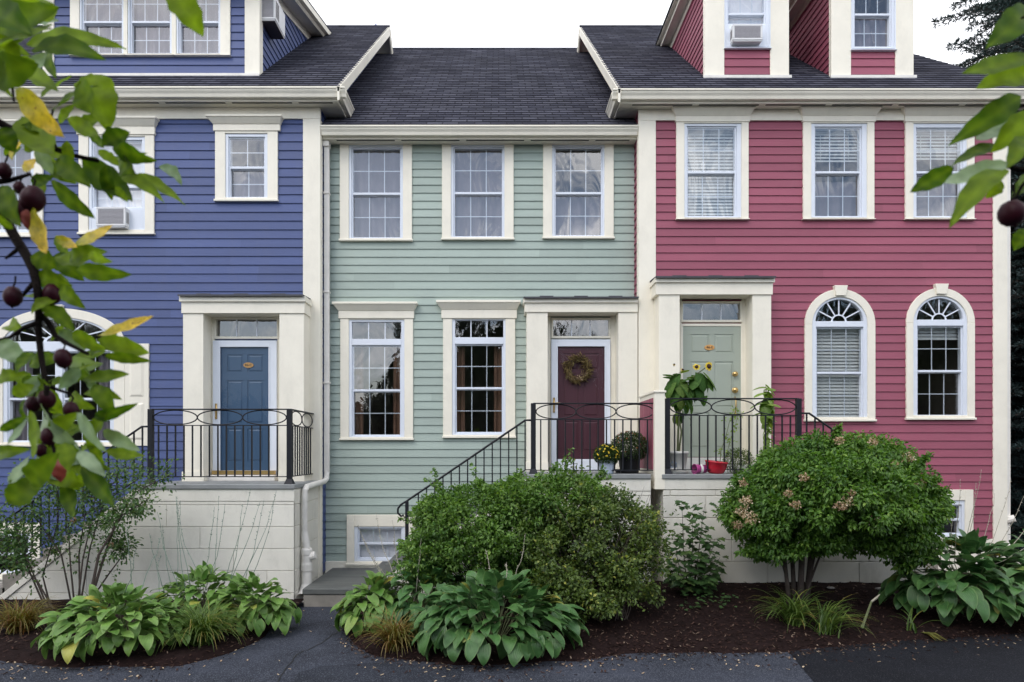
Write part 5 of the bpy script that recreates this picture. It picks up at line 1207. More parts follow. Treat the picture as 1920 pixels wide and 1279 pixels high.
# --- tufts with strap leaves
def tuft(label, px, d, n, L, mat, width=.012, spread=1.0, lean=0, group='strap leaved tufts', py=None):
    x = PX(px, d); gz = ground_z(x, d); root = thing('daylily_tuft', label, 'grass tuft', (x, d, gz), group); V = []; T = []; Rn = []
    for k in range(n):
        a = random.uniform(0, 2 * PI); l = L * random.uniform(.6, 1.15); dirv = Vector((math.cos(a) + lean, math.sin(a) * .8, 0)); dirv.normalize(); sd = Vector((-dirv.y, dirv.x, 0)); p = Vector((x + random.gauss(0, .05), d + random.gauss(0, .05), gz - .01)); an = random.uniform(.8, 1.5); bend = random.uniform(1.4, 2.6) * spread; o = len(V); tone = random.random()
        for i in range(8):
            t = i / 7; w = width * (1 - t ** 2.2) * .5 + .0006; V.append(tuple(p - sd * w)); V.append(tuple(p + Vector((0, 0, -w * .4)))); V.append(tuple(p + sd * w)); Rn += [min(1, tone * .8 + .35 * t * t)] * 3
            th = an - bend * t ** 1.4; p = p + (dirv * math.cos(th) + Vector((0, 0, math.sin(th)))) * (l / 7)
        for i in range(7):
            for j in range(2): b = o + i * 3 + j; T.append((b, b + 1, b + 4, b + 3))
    np_mesh('foliage', V, T, mat, root, rnd=Rn, smooth=True); return root
tuft('green arching grassy tuft between the two left hostas', 378, 6.98, 480, .60, 'daylily', .011)
tf = tuft('browning grassy tuft at the far left picture edge', 38, 7.45, 380, .52, 'sedge_brown', .010)
tuft('yellow and rust red strap leaved tuft between the middle hostas', 742, 6.85, 260, .50, 'sedge_brown', .013)
tuft('spidery green tuft under the hydrangea stems', 1490, 7.6, 150, .56, 'daylily', .014)
tuft('green tuft leaning right beside the stems of the hydrangea', 1545, 7.35, 80, .58, 'daylily', .014, lean=.9)
tuft('few pale strap leaves at the edge of the big right hosta', 1708, 7.55, 9, .36, 'daylily', .018, spread=.6)
t_ = thing('dead_stalk', 'broken dry brown stalk sticking up from the mulch right of the tufts', 'stalk', (PX(1618, 7.5), 7.5, ground_z(PX(1618, 7.5), 7.5)))
MB().tube([PT(1616, 1178, 7.45), PT(1626, 1150, 7.5), PT(1634, 1128, 7.5), PT(1648, 1116, 7.5)], [.016, .013, .011, .006], 6).build('stem', 'stem', t_)
MB().tube([PT(1634, 1128, 7.5), PT(1642, 1122, 7.49), PT(1650, 1114, 7.48)], [.012, .014, .003], 5).build('withered_leaf', 'dry_stalk', t_)
V = []; T = []; Rn = []
dl = thing('dead_leaf', 'yellowed withered leaf bunch lying on the asphalt edge at right', 'leaf', (PX(1755, 7.4), 7.4, .01))
for k in range(7):
    a = PT(1728 + random.uniform(-4, 6), 1178 + random.uniform(-3, 3), 7.45); b = PT(1770 + random.uniform(-18, 16), 1203 + random.uniform(-6, 7), 7.2); a.z = .05; b.z = .02; s = Vector((0.012, .02, .004)); o = len(V); m_ = a.lerp(b, .5) + Vector((0, 0, random.uniform(.0, .05))); V += [tuple(a), tuple(m_ - s), tuple(m_ + s), tuple(b)]; T += [(o, o + 1, o + 2), (o + 1, o + 3, o + 2)]; Rn += [random.uniform(.6, 1)] * 4
np_mesh('withered_blade', V, T, 'sedge_brown', dl, rnd=Rn)
for (x, y, r, lb) in ((1652, 1094, .075, 'pale flat stone on the mulch against the porch foot'), (1558, 1092, .05, 'small grey stone on the mulch near the hydrangea stems')):
    p = PT(x, y, 8.72); p.z = ground_z(p.x, 8.72); mb = MB(); mb.lathe((0, 0, 0), [(0, -.3), (.7, -.25), (1, .1), (.8, .42), (.4, .55), (0, .57)], 11)
    mb.v = [(p.x + a * r * (1 + .2 * math.sin(7 * b + x)), 8.72 + b * r * .7, p.z + c * r * .6) for a, b, c in mb.v]; o = mb.build('stone', 'stone', smooth=True); tag(o, lb, 'stone')
V = []; T = []; Rn = []
for k in range(5200):
    x = RNG.uniform(3.2, 5.4); y = 5.0 + RNG.normal(0, .16); 
    if y > 5.62 + .12 * math.sin(5 * x) - .35 * (x < 4.0): continue
    a = RNG.uniform(0, 2 * PI); h = RNG.uniform(.03, .10); o = len(V); dx, dy = math.cos(a) * .003, math.sin(a) * .003; lx, ly = RNG.normal(0, .03, 2); V += [(x - dx, y - dy, 0), (x + dx, y + dy, 0), (x + lx, y + ly, h)]; T.append((o, o + 1, o + 2)); Rn += [RNG.random()] * 3
tag(np_mesh('grass_verge', V, T, 'grass', rnd=Rn), kind='stuff', label='rough grass verge at the lower right corner')

# ================================================================== POTS ON THE PORCHES
def pot(root, c, prof, mat, axis=None, soil=True):
    p = MB().lathe(c, prof, 24, axis).build('pot', mat, root, smooth=True)
    return p
def mum(name, label, px, d, dk, R, H, prof, potmat, petal, nf, group=None):
    x = PX(px, d); root = thing(name, label, 'potted plant', (x, d, dk), group); ph = max(h for _, h in prof)
    pot(root, (x, d, dk), prof, potmat); c = (x, d, dk + ph + H * .30)
    n = 5200; dd = norm(RNG.normal(size=(n, 3))); r = (RNG.random(n) ** .3)[:, None]; P = np.array(c) + dd * r * [R, R, H * .62]
    leaf_mesh('foliage', P, dd + RNG.normal(0, .5, (n, 3)), dd * .5 + RNG.normal(0, .4, (n, 3)) + [0, 0, .7], RNG.uniform(.018, .034, n), RNG.uniform(.009, .018, n), 'mum', root)
    V, T, Rn = [], [], []
    for k in range(nf):
        d_ = norm(RNG.normal(size=3)); 
        if d_[2] < -.35: d_[2] *= -1
        q = np.array(c) + d_ * [R * 1.0, R * 1.0, H * .64]; 
        a = norm(np.cross(d_, [.3, .1, .9])); b = np.cross(d_, a); rr = RNG.uniform(.010, .017)
        o = len(V); V.append(tuple(q + d_ * .008)); tone = RNG.random(); Rn.append(tone)
        for i in range(12):
            s = rr * (1 if i % 2 == 0 else .62); V.append(tuple(q + (a * math.cos(i * PI / 6) + b * math.sin(i * PI / 6)) * s)); Rn.append(tone)
        for i in range(12): T.append((o, o + 1 + i, o + 1 + (i + 1) % 12))
    tag(np_mesh('blossoms', V, T, petal, root, rnd=Rn), kind='stuff'); return root
mum('potted_chrysanthemum', 'small yellow chrysanthemum in a pale blue metal pot beside the plum door', 1138, 9.12, DKR, .17, .22, [(0, 0), (.085, 0), (.090, .02), (.115, .15), (.122, .17), (.122, .185), (.105, .185), (.10, .165), (0, .16)], 'pot_blue', 'yellow', 150)
mum('potted_chrysanthemum', 'larger bronze flowered chrysanthemum in a black plastic pot by the party wall', 1180, 9.35, DKR, .25, .34, [(0, 0), (.12, 0), (.125, .02), (.155, .22), (.168, .225), (.168, .255), (.15, .255), (.145, .235), (0, .23)], 'pot_black', 'bronze', 70)
# saucer with a dark shallow bowl behind
b_ = thing('saucer', 'dark shallow bowl on the deck behind the yellow chrysanthemum', 'bowl', (PX(1166, 9.5), 9.5, DKR)); MB().lathe((PX(1166, 9.5), 9.5, DKR), [(0, 0), (.08, 0), (.11, .05), (.10, .05), (.075, .01), (0, .01)], 20).build('bowl', 'pot_black', b_, smooth=True)
def sun_leaf_arrays(p, out, L, W, droop):
    """broad heart leaf hanging from p"""
    out = Vector(out).normalized(); sd = Vector((-out.y, out.x, 0)).normalized(); V = []; nu, nv = 7, 5; q = Vector(p)
    for i in range(nu):
        t = i / (nu - 1); an = (.35 if droop < 1.45 else -.75) - (droop * t ** .8 if droop < 1.45 else (droop - 1.0) * t ** .7); dv = out * math.cos(an) + Vector((0, 0, math.sin(an))); up = out * -math.sin(an) + Vector((0, 0, math.cos(an)))
        wt = W * .5 * 1.7 * (t + .05) ** .5 * (1 - t) ** .7 if t < 1 else 0
        for j in range(nv): v = -1 + 2 * j / (nv - 1); V.append(tuple(q + sd * wt * v - up * (.25 * wt * v * v) + dv * (-.12 * L * abs(v) * (1 - t) ** 3)))
        q = q + dv * (L / (nu - 1))
    T = [(i * nv + j, i * nv + j + 1, (i + 1) * nv + j + 1, (i + 1) * nv + j) for i in range(nu - 1) for j in range(nv - 1)]; return V, T
def big_leaf(root, p, out, L, W, droop, mat, name='leaf'):
    V, T = sun_leaf_arrays(p, out, L, W, droop); return np_mesh(name, V, T, mat, root, rnd=[random.random()] * len(V), smooth=True)
d = 9.25
sf = thing('potted_sunflower', 'tall sunflower with big drooping leaves in a white pot by the pale sage door', 'potted plant', (PX(1272, d), d, DKR))
pot(sf, (PX(1268, d), d, DKR), [(0, 0), (.115, 0), (.12, .02), (.15, .26), (.165, .265), (.165, .30), (.145, .30), (.14, .27), (0, .265)], 'pot_white')
MB().lathe((PX(1268, d), d - .0, DKR - .0), [(0, .001), (.15, .001), (.17, .03), (.165, .03), (.145, .006), (0, .006)], 24).build('saucer', 'pot_white', sf, smooth=True)
mb = MB(); mb.tube([PT(1270, 862, d), PT(1272, 800, d), PT(1276, 740, d), PT(1268, 700, d - .03)], [.016, .014, .012, .008], 7); mb.tube([PT(1273, 780, d), PT(1284, 735, d), PT(1302, 705, d), PT(1322, 690, d - .05)], [.012, .011, .009, .007], 7); mb.tube([PT(1271, 860, d), PT(1278, 810, d + .02), PT(1270, 770, d)], [.012, .012, .008], 6)
mb.build('stem', 'stem', sf, smooth=True)
for (x, y, L, W, ox, dr_) in ((1268, 702, .24, .20, -.6, 2.0), (1275, 712, .27, .22, .1, 1.9), (1262, 715, .28, .22, -.9, 2.0), (1278, 722, .26, .21, .8, 1.6), (1266, 730, .26, .2, -.5, 2.1), (1272, 738, .25, .19, .3, 2.2), (1284, 745, .2, .15, .9, 1.9), (1305, 704, .24, .18, -.4, 1.5), (1312, 700, .28, .21, .3, 2.1), (1322, 700, .24, .17, .9, 1.5), (1300, 712, .2, .14, -.8, 1.2), (1310, 728, .2, .15, .2, 2.2), (1276, 765, .18, .12, .9, 2.2), (1268, 775, .17, .11, -.8, 2.4), (1282, 760, .16, .10, .5, 2.3), (1262, 705, .16, .13, -.9, .6), (1276, 698, .14, .12, .4, .5)):
    big_leaf(sf, PT(x, y, d), (ox, -.75 + .5 * abs(ox), 0), L * 1.05, W * 1.2, dr_, 'sun_leaf'); big_leaf(sf, PT(x + random.uniform(-14, 14), y + random.uniform(0, 24), d + .03), (ox + random.uniform(-.9, .9), -.4, 0), L * .8, W * .95, dr_ + .2, 'sun_leaf'); big_leaf(sf, PT(x + random.uniform(-10, 10), y + random.uniform(-2, 16), d + .05), (ox + random.uniform(-.6, .6), -.5, 0), L * .95, W * 1.1, dr_ + .3 + random.uniform(-.3, .3), 'sun_leaf')
def sunflower_head(root, c, face, R, petals=True):
    face = Vector(face).normalized(); h = MB().lathe(c, [(0, .018), (R * .5, .014), (R * .55, 0), (R * .3, -.02), (0, -.025)], 14, face).build('flower_head', 'seed', root, smooth=True)
    a = face.cross(Vector((0, 0, 1))).normalized(); b = a.cross(face); n = 17 if petals else 9; P = []; A = []
    for k in range(n): t = 2 * PI * k / n; o = a * math.cos(t) + b * math.sin(t); P.append(list(Vector(c) + o * R * .45)); A.append(list(o + face * random.uniform(-.5, .3)))
    leaf_mesh('petals', P, A, [list(face)] * n, RNG.uniform(.7, 1.1, n) * R * .75, np.full(n, R * .36), 'yellow', h)
sunflower_head(sf, PT(1329, 687, d - .08), (.35, -1, .15), .060); sunflower_head(sf, PT(1306, 688, d - .06), (-.1, -1, .35), .045); sunflower_head(sf, PT(1280, 694, d - .05), (.3, -.6, .7), .035, False); sunflower_head(sf, PT(1264, 684, d - .04), (0, -.5, .9), .022, False)
d = 9.2
lt = thing('potted_sunflower', 'young lime green leafy sunflower without flowers, by the right pier of the pale sage door', 'potted plant', (PX(1442, 9.3), 9.3, DKR))
pot(lt, (PX(1436, 9.3), 9.3, DKR), [(0, 0), (.09, 0), (.12, .22), (.13, .24), (.115, .24), (.11, .21), (0, .2)], 'pot_white')
MB().tube([PT(1436, 872, 9.3), PT(1440, 800, 9.3), PT(1436, 722, 9.3)], [.011, .009, .005], 7).build('stem', 'stem', lt, smooth=True)
for k in range(44):
    y = 722 + 105 * (k / 30) ** .9; a = k * 2.4; s = .09 + .09 * math.sin(PI * min(1, (k + 3) / 22)); big_leaf(lt, PT(1438, y, 9.3), (math.cos(a), math.sin(a) * .8 - .25, 0), s * 1.5, s * 1.15, random.uniform(1.0, 2.0), 'lime_leaf')
v = thing('potted_vine', 'low red glazed pot with a thin yellowing vine growing up from it', 'potted plant', (PX(1345, 9.12), 9.12, DKR))
pot(v, (PX(1340, 9.14), 9.12, DKR + .005), [(0, 0), (.085, 0), (.11, .02), (.135, .08), (.142, .14), (.150, .145), (.150, .165), (.138, .165), (.128, .14), (0, .13)], 'pot_red', (.10, -.06, 1))
mb = MB(); P1 = [PT(1350, 868, 9.2), PT(1352, 845, 9.2), PT(1362, 815, 9.22), PT(1368, 790, 9.22), PT(1375, 770, 9.25)]; mb.tube(P1, [.006, .006, .005, .004, .003], 5); P2 = [PT(1358, 872, 9.2), PT(1368, 830, 9.2), PT(1378, 800, 9.2), PT(1384, 778, 9.2)]; mb.tube(P2, [.004, .004, .003, .003], 5); mb.build('stem', 'stem', v)
n = 140; pp_ = P1 + P2; Pp = np.array([list(random.choice(pp_)) for _ in range(n)]) + RNG.normal(0, .035, (n, 3)); leaf_mesh('foliage', Pp, RNG.normal(size=(n, 3)) + [0, 0, -.5], RNG.normal(size=(n, 3)) + [0, -.5, .6], RNG.uniform(.025, .055, n), RNG.uniform(.016, .034, n), 'lime_leaf', v)
w_ = thing('potted_herb', 'bushy grey green herb in a low white pot right of the red pot', 'potted plant', (PX(1392, 9.2), 9.2, DKR)); pot(w_, (PX(1392, 9.2), 9.2, DKR), [(0, 0), (.10, 0), (.14, .12), (.13, .12), (.10, .1), (0, .1)], 'pot_white')
n = 1500; dd = norm(RNG.normal(size=(n, 3))); P = np.array([PX(1384, 9.2), 9.18, DKR + .17]) + dd * (RNG.random((n, 1)) ** .4) * [.20, .16, .17]; leaf_mesh('foliage', P, dd + RNG.normal(0, .4, (n, 3)), RNG.normal(0, .5, (n, 3)) + [0, 0, 1], RNG.uniform(.02, .04, n), RNG.uniform(.008, .016, n), 'barberry', w_, RNG.uniform(0, .8, n))
pk = thing('magenta_pot', 'small magenta patterned pot lying on its side left of the red pot', 'pot', (PX(1312, 9.1), 9.1, DKR)); MB().lathe((PX(1322, 9.1), 9.1, DKR + .065), [(0, .0), (.055, .0), (.066, .16), (.070, .17), (.062, .17), (.05, .03), (0, .03)], 18, (-1, -.35, .0)).build('pot', 'pot_pink', pk, smooth=True)
mb = MB(); mb.lathe((PX(1322, 9.1), 9.1, DKR + .065), [(.0605, .06), (.0635, .065), (.0655, .095), (.0645, .10)], 18, (-1, -.35, .0)); mb.build('pot_band', 'pot_white', pk, smooth=True)
pv = thing('violet_pot', 'tiny pale pot with a violet flower beside the left railing post', 'potted plant', (PX(1262, 9.12), 9.12, DKR)); MB().lathe((PX(1262, 9.12), 9.12, DKR), [(0, 0), (.04, 0), (.05, .08), (.045, .08), (0, .06)], 16).build('pot', 'pot_white', pv, smooth=True)
n = 60; dd = norm(RNG.normal(size=(n, 3))); leaf_mesh('flower', np.array([PX(1262, 9.12), 9.1, DKR + .12]) + dd * .03, dd, dd + .1, np.full(n, .025), np.full(n, .018), 'pot_blue', pv, None, .1, 4)
# --- wreath on the plum door
wx = thing('door_wreath', 'loose twig wreath hanging on the plum coloured door', 'wreath', (PX(1082, GF), GF - .08, PZ(695, GF)))
n = 620; t = RNG.uniform(0, 2 * PI, n); R0 = .155 + RNG.normal(0, .022, n); P = np.stack([PX(1082, GF) + np.cos(t) * R0, np.full(n, GF - .082) + RNG.normal(0, .010, n) - .012, PZ(693, GF) + np.sin(t) * R0], 1)
A = np.stack([-np.sin(t) + RNG.normal(0, .75, n) + np.cos(t) * .35, RNG.normal(0, .3, n) - .1, np.cos(t) + RNG.normal(0, .75, n) + np.sin(t) * .35], 1)
leaf_mesh('twigs', P, A, RNG.normal(0, .4, (n, 3)) + [0, -1, 0], RNG.uniform(.05, .12, n), RNG.uniform(.004, .009, n), 'wreath', wx)
mb = MB(); mb.tube([(PX(1082, GF) + .15 * math.cos(k * PI / 18), GF - .088, PZ(693, GF) + .15 * math.sin(k * PI / 18)) for k in range(37)], .008, 6); mb.build('ring', 'bark', wx)
n = 160; t = RNG.uniform(-2.7, -.4, n); P = np.stack([PX(1082, GF) + np.cos(t) * .15 + RNG.normal(0, .012, n), np.full(n, GF - .105), PZ(693, GF) + np.sin(t) * .15 + RNG.normal(0, .016, n)], 1); leaf_mesh('dried_flowers', P, RNG.normal(size=(n, 3)), RNG.normal(0, .4, (n, 3)) + [0, -1, 0], np.full(n, .028), np.full(n, .02), 'bloom', wx, RNG.uniform(0, .6, n), .1, 4)
# --- small wall lamps/outlets by the blue door
sw = box_part(blue, 'outlet_cover', 'flash', [(PX(384, 10.0), PX(384, 10.0) + .012, 9.98, 10.05, PZ(862, 10.0), PZ(846, 10.0))])

# ================================================================== AIR CONDITIONERS
def air_con(label, x0, x1, y0, y1, z0, z1, front='y', group='window air conditioners'):
    r = thing('air_conditioner', label, 'air conditioner', ((x0 + x1) / 2, y1, z0), group); c = MB().frame(x0, x1, z0 + .02, z1, .03, y0, y1); c.box(x0 + .001, x1 - .001, y0 + .012, y1, z0 + .021, z1 - .001)
    c.build('case', 'ac_white', r, bevel=.004)
    g = MB(); z = z0 + .055
    while z < z1 - .04: g.box(x0 + .031, x1 - .031, y0 + .002, y0 + .011, z, z + .012); z += .018
    g.build('grille', 'ac_grille', r); MB().box(x0 + .01, x1 - .01, y0 + .01, y1, z0, z0 + .02).build('base_tray', 'ac_white', r, bevel=.003)
    for xa in (x1, x0):
        sd = MB()
        for k in range(9):
            y = y0 + .03 + k * .018
            if y < y1 - .03: sd.box(xa - .0015, xa + .0015, y, y + .008, z0 + .07, z1 - .06)
        if sd.v: sd.build('side_vent', 'ac_dark', r)
    return r
dA = 10.07
air_con('white air conditioner sticking out of the upper window of the blue house', PX(180, dA), PX(235, dA), dA, BF - .0, PZ(426, dA), PZ(388, dA))
dA = 10.36
air_con('grey speckled air conditioner in the left dormer window of the red house', PX(1374, dA), PX(1430, dA), dA, DD - .0, PZ(77, dA), PZ(45, dA))
sdx = dx1
r = air_con('white air conditioner jutting from the side of the blue dormer, its dark underside showing', dx1 + .0, dx1 + .235, 10.5 + .06, 11.05, 6.66 + EYE, 7.05 + EYE)
MB().box(dx1 + .012, dx1 + .222, 10.58, 11.04, 6.652 + EYE, 6.66 + EYE).build('underside', 'ac_dark', r)

# ================================================================== SPRUCE and far wood
def spruce(label, X, Y, H, Rb, n, zmin=0.5, trunk_r=.2, seed=1):
    rs = random.Random(seed); root = thing('spruce_tree', label, 'tree', (X, Y, 0), 'spruces beside the red house'); MB().tube([(X, Y, -.1), (X, Y, H * .5), (X, Y, H)], [trunk_r, trunk_r * .55, .02], 9).build('trunk', 'bark', root, smooth=True)
    br = MB(); P = []; A = []
    for k in range(n):
        z = zmin + (H - zmin) * (k / n) ** .92; a = k * 2.39996 + rs.uniform(-.4, .4); r = Rb * (1 - z / H) ** .85 * rs.uniform(.7, 1.12) + .15; dirv = Vector((math.cos(a), math.sin(a), 0))
        pts = [Vector((X, Y, z)) + dirv * (r * t) + Vector((0, 0, .10 * r * t - .32 * r * t * t + .16 * r * t ** 4)) for t in (0, .25, .5, .75, 1)]
        br.tube(pts, [.03, .022, .016, .010, .005], 4)
        m_ = int(10 + r * 9)
        for j in range(m_):
            t = .15 + .85 * j / m_; i = min(3, int(t * 4)); b = pts[i].lerp(pts[i + 1], t * 4 - i); s = 1 if j % 2 else -1
            sd = Vector((-dirv.y, dirv.x, 0)) * s; l = (.10 + .42 * r * .35 * (1.1 - t)) * rs.uniform(.7, 1.2); e = b + (sd * .85 + dirv * .55) * l + Vector((0, 0, -.22 * l)); br.tube([b, b.lerp(e, .6) + Vector((0, 0, -.02)), e], [.006, .005, .003], 3)
            nn = int(10 + l * 70)
            for q in range(nn):
                u = rs.random(); P.append(list(b.lerp(e, u))); A.append([(e - b).normalized().x * .7 + rs.gauss(0, .5), (e - b).normalized().y * .7 + rs.gauss(0, .5), rs.gauss(.15, .5)])
        for q in range(int(20 + r * 26)):
            t = .2 + .8 * rs.random(); i = min(3, int(t * 4)); b = pts[i].lerp(pts[i + 1], t * 4 - i); P.append(list(b)); A.append([dirv.x * .6 + rs.gauss(0, .6), dirv.y * .6 + rs.gauss(0, .6), rs.gauss(.2, .5)])
    br.build('branches', 'bark', root); P = np.array(P); m = len(P)
    leaf_mesh('needles', P, np.array(A), RNG.normal(size=(m, 3)), RNG.uniform(.06, .13, m), RNG.uniform(.016, .03, m), 'spruce', root, None, .02, 4)
    return root
spruce('tall dark blue green spruce at the right picture edge, behind the red house', 12.3, 15.2, 17.5, 5.2, 430, .4, seed=3)
spruce('dark spruce filling the gap right of the red house corner, behind the tall one', 15.6, 19.5, 15, 4.6, 150, .3, seed=5)
spruce('low dense dark spruce close beside the red house corner', 10.5, 13.2, 9.0, 2.55, 330, .2, seed=8)
# trees across the road, behind the camera: what the panes mirror
HW = [(-40, 10), (-24, 10.5), (-18, 9.5), (-15, 5.2), (-11, 4.6), (-7.5, 4.8), (-5.6, 7.0), (-4.5, 10.5), (-1, 11), (2, 10), (3.4, 8.6), (5, 9.6), (6, 6.6), (9, 6.2), (11.5, 7.4), (13, 10), (18, 11.5), (26, 11), (40, 10)]
C = []; R_ = []
for k in range(900):
    x = RNG.uniform(-38, 38); h = interp(HW, x) * (1 + .10 * math.sin(x * 2.3)); r = RNG.uniform(.5, 1.1); C.append((x, -15 + RNG.normal(0, 1.1), max(.5, (h - r) * RNG.random() ** .6))); R_.append(r)
P, dd, _ = clumps(C, R_, 90000, 1, .3); n = len(P)
V = []; T = []; xs = np.arange(-44, 44.1, .5)
for x in xs: h = max(2.0, interp(HW, x) * .80 + .5 * math.sin(x * 3.1) + .35 * math.sin(x * 7.7)); V += [(x, -17.2, -.1), (x, -16.2 + .5 * math.sin(x * 2.2), h * .55), (x, -17.2, h)]
for i in range(len(xs) - 1):
    for j in range(2): a = i * 3 + j; T.append((a, a + 3, a + 4, a + 1))
tag(np_mesh('far_thicket', V, T, 'wood_far'), kind='stuff', label='dark undergrowth behind the trees across the road')
tag(leaf_mesh('far_wood', P, dd + RNG.normal(0, .5, (n, 3)), dd + RNG.normal(0, .4, (n, 3)), RNG.uniform(.18, .34, n), RNG.uniform(.12, .22, n), 'wood_far', None, None, .1, 4), kind='stuff', label='belt of dark trees across the road')

# ================================================================== CRAB APPLE BRANCHES NEAR THE CAMERA
def big_leaf_arrays(base, tip, w, face, curl, twist, fold):
    """pointed oval leaf with a midrib fold and curl, base and tip in space"""
    base, tip = Vector(base), Vector(tip); ax = (tip - base); L = ax.length; ax.normalize(); s = ax.cross(Vector(face)).normalized(); u = s.cross(ax); nu, nv = 13, 5; V = []
    for i in range(nu):
        t = i / (nu - 1); wt = w * .5 * (max(0, math.sin(PI * t ** .82)) ** .78) * (1 - .12 * t) * (1 + .07 * math.sin(23 * t + L * 99)); tw = twist * (t - .4); sd = s * math.cos(tw) + u * math.sin(tw); un = u * math.cos(tw) - s * math.sin(tw)
        c = base + ax * (L * t) + u * (curl * L * (math.sin(PI * t) - .25 * t))
        for j in range(nv): v = -1 + 2 * j / (nv - 1); V.append(tuple(c + sd * (wt * v) + un * (fold * wt * abs(v) + .035 * w * math.sin(15 * t + 2 * v + L * 80))))
    T = [(i * nv + j, i * nv + j + 1, (i + 1) * nv + j + 1, (i + 1) * nv + j) for i in range(nu - 1) for j in range(nv - 1)]; return V, T
OFF = []
def bough_leaves(root, n):
    V = []; T = []; R = []
    for (a, b) in OFF:
        for _ in range(n):
            t = random.uniform(0, .86); p = a.lerp(b, t) + Vector((0, 0, .06 * math.sin(PI * t))); q = p + Vector((random.gauss(0, .05), random.gauss(0, .05), random.gauss(-.02, .05))); v, f = big_leaf_arrays(p, q + (q - p).normalized() * .03, random.uniform(.025, .04), Vector((random.gauss(0, .5), -1, random.gauss(0, .6))), random.uniform(-.1, .15), random.uniform(-.8, .8), .3); o = len(V); V += v; T += [tuple(i + o for i in k) for k in f]; R += [random.random()] * len(v)
    OFF.clear(); np_mesh('outer_foliage', V, T, 'apple_leaf', root, rnd=R, smooth=True)
LEFT = [(-20, 60, 108, 12, 72, .80, 0), (5, 92, 98, 46, 36, .80, 0), (50, 84, 235, 88, 46, .85, 0), (318, -16, 381, 68, 52, .80, 0), (22, 108, 110, 172, 34, .85, 0), (0, 86, 20, 182, 42, .80, 0), (172, 138, 202, 246, 64, .85, 0), (100, 206, 182, 160, 46, .85, 0), (30, 166, 122, 258, 46, .85, 2), (40, 220, 105, 290, 60, .90, 0), (22, 300, 52, 262, 32, .9, 2), (45, 322, 66, 298, 22, .9, 2), (192, 272, 244, 248, 38, .9, 0), (212, 268, 292, 302, 38, .9, 0), (225, 298, 256, 338, 34, .9, 0), (298, 312, 342, 347, 32, .95, 1), (152, 298, 250, 378, 48, .9, 0), (228, 330, 308, 378, 32, .9, 0), (260, 324, 348, 385, 28, .9, 0), (108, 298, 170, 352, 42, .9, 0), (96, 338, 178, 410, 32, .9, 0), (4, 348, 38, 425, 40, .85, 0), (0, 240, 28, 286, 42, .85, 0), (62, 390, 88, 476, 50, .85, 2), (140, 460, 212, 422, 26, .9, 2), (103, 446, 146, 464, 20, .9, 2), (103, 482, 186, 478, 40, .9, 0), (142, 506, 247, 515, 32, .9, 0), (58, 480, 106, 502, 42, .9, 0), (70, 514, 136, 536, 32, .9, 0), (116, 534, 159, 580, 28, .9, 0),
 (80, 571, 140, 622, 32, .85, 0), (16, 612, 46, 620, 30, .9, 0), (-2, 640, 47, 682, 38, .85, 1), (184, 630, 288, 593, 28, .9, 2), (135, 624, 201, 656, 32, .9, 0), (182, 636, 283, 662, 34, .9, 0), (196, 667, 284, 677, 22, .9, 0), (124, 700, 171, 708, 28, .9, 0), (155, 712, 243, 702, 32, .9, 0), (-6, 714, 50, 702, 26, .85, 0), (22, 740, 65, 722, 26, .85, 0), (158, 738, 228, 748, 30, .9, 0), (134, 741, 176, 766, 28, .9, 0), (177, 783, 258, 757, 24, .9, 0), (84, 758, 141, 833, 54, .85, 1), (145, 774, 201, 849, 32, .85, 1), (56, 770, 64, 860, 32, .82, 0), (-2, 808, 51, 780, 18, .82, 0), (15, 832, 53, 780, 18, .82, 1), (193, 807, 263, 846, 28, .88, 1), (199, 844, 273, 857, 24, .88, 0), (-3, 853, 56, 842, 26, .82, 0), (121, 830, 128, 884, 34, .82, 0), (56, 907, 109, 850, 48, .82, 0), (12, 942, 81, 900, 48, .80, 0), (16, 907, 56, 855, 22, .82, 1), (121, 880, 159, 909, 44, .82, 0), (146, 847, 198, 893, 26, .82, 1), (154, 874, 215, 950, 32, .82, 0), (176, 858, 206, 882, 26, .86, 0), (150, 690, 110, 730, 24, .88, 1), (40, 745, 78, 700, 22, .88, 1), (100, 800, 150, 850, 34, .86, 0), (60, 660, 30, 700, 26, .86, 0), (96, 640, 130, 600, 22, .9, 0), (30, 120, -8, 60, 46, .84, 0), (92, 250, 40, 235, 34, .9, 0), (60, 350, 100, 330, 26, .9, 0), (20, 430, -6, 400, 26, .86, 0)]
lt_ = thing('crab_apple_tree', 'leafy crab apple branch with dark fruit hanging into the left of the picture', 'tree', (-2.5, .45, 0), 'crab apple branches near the camera')
BV = {0: ([], [], []), 1: ([], [], [])}
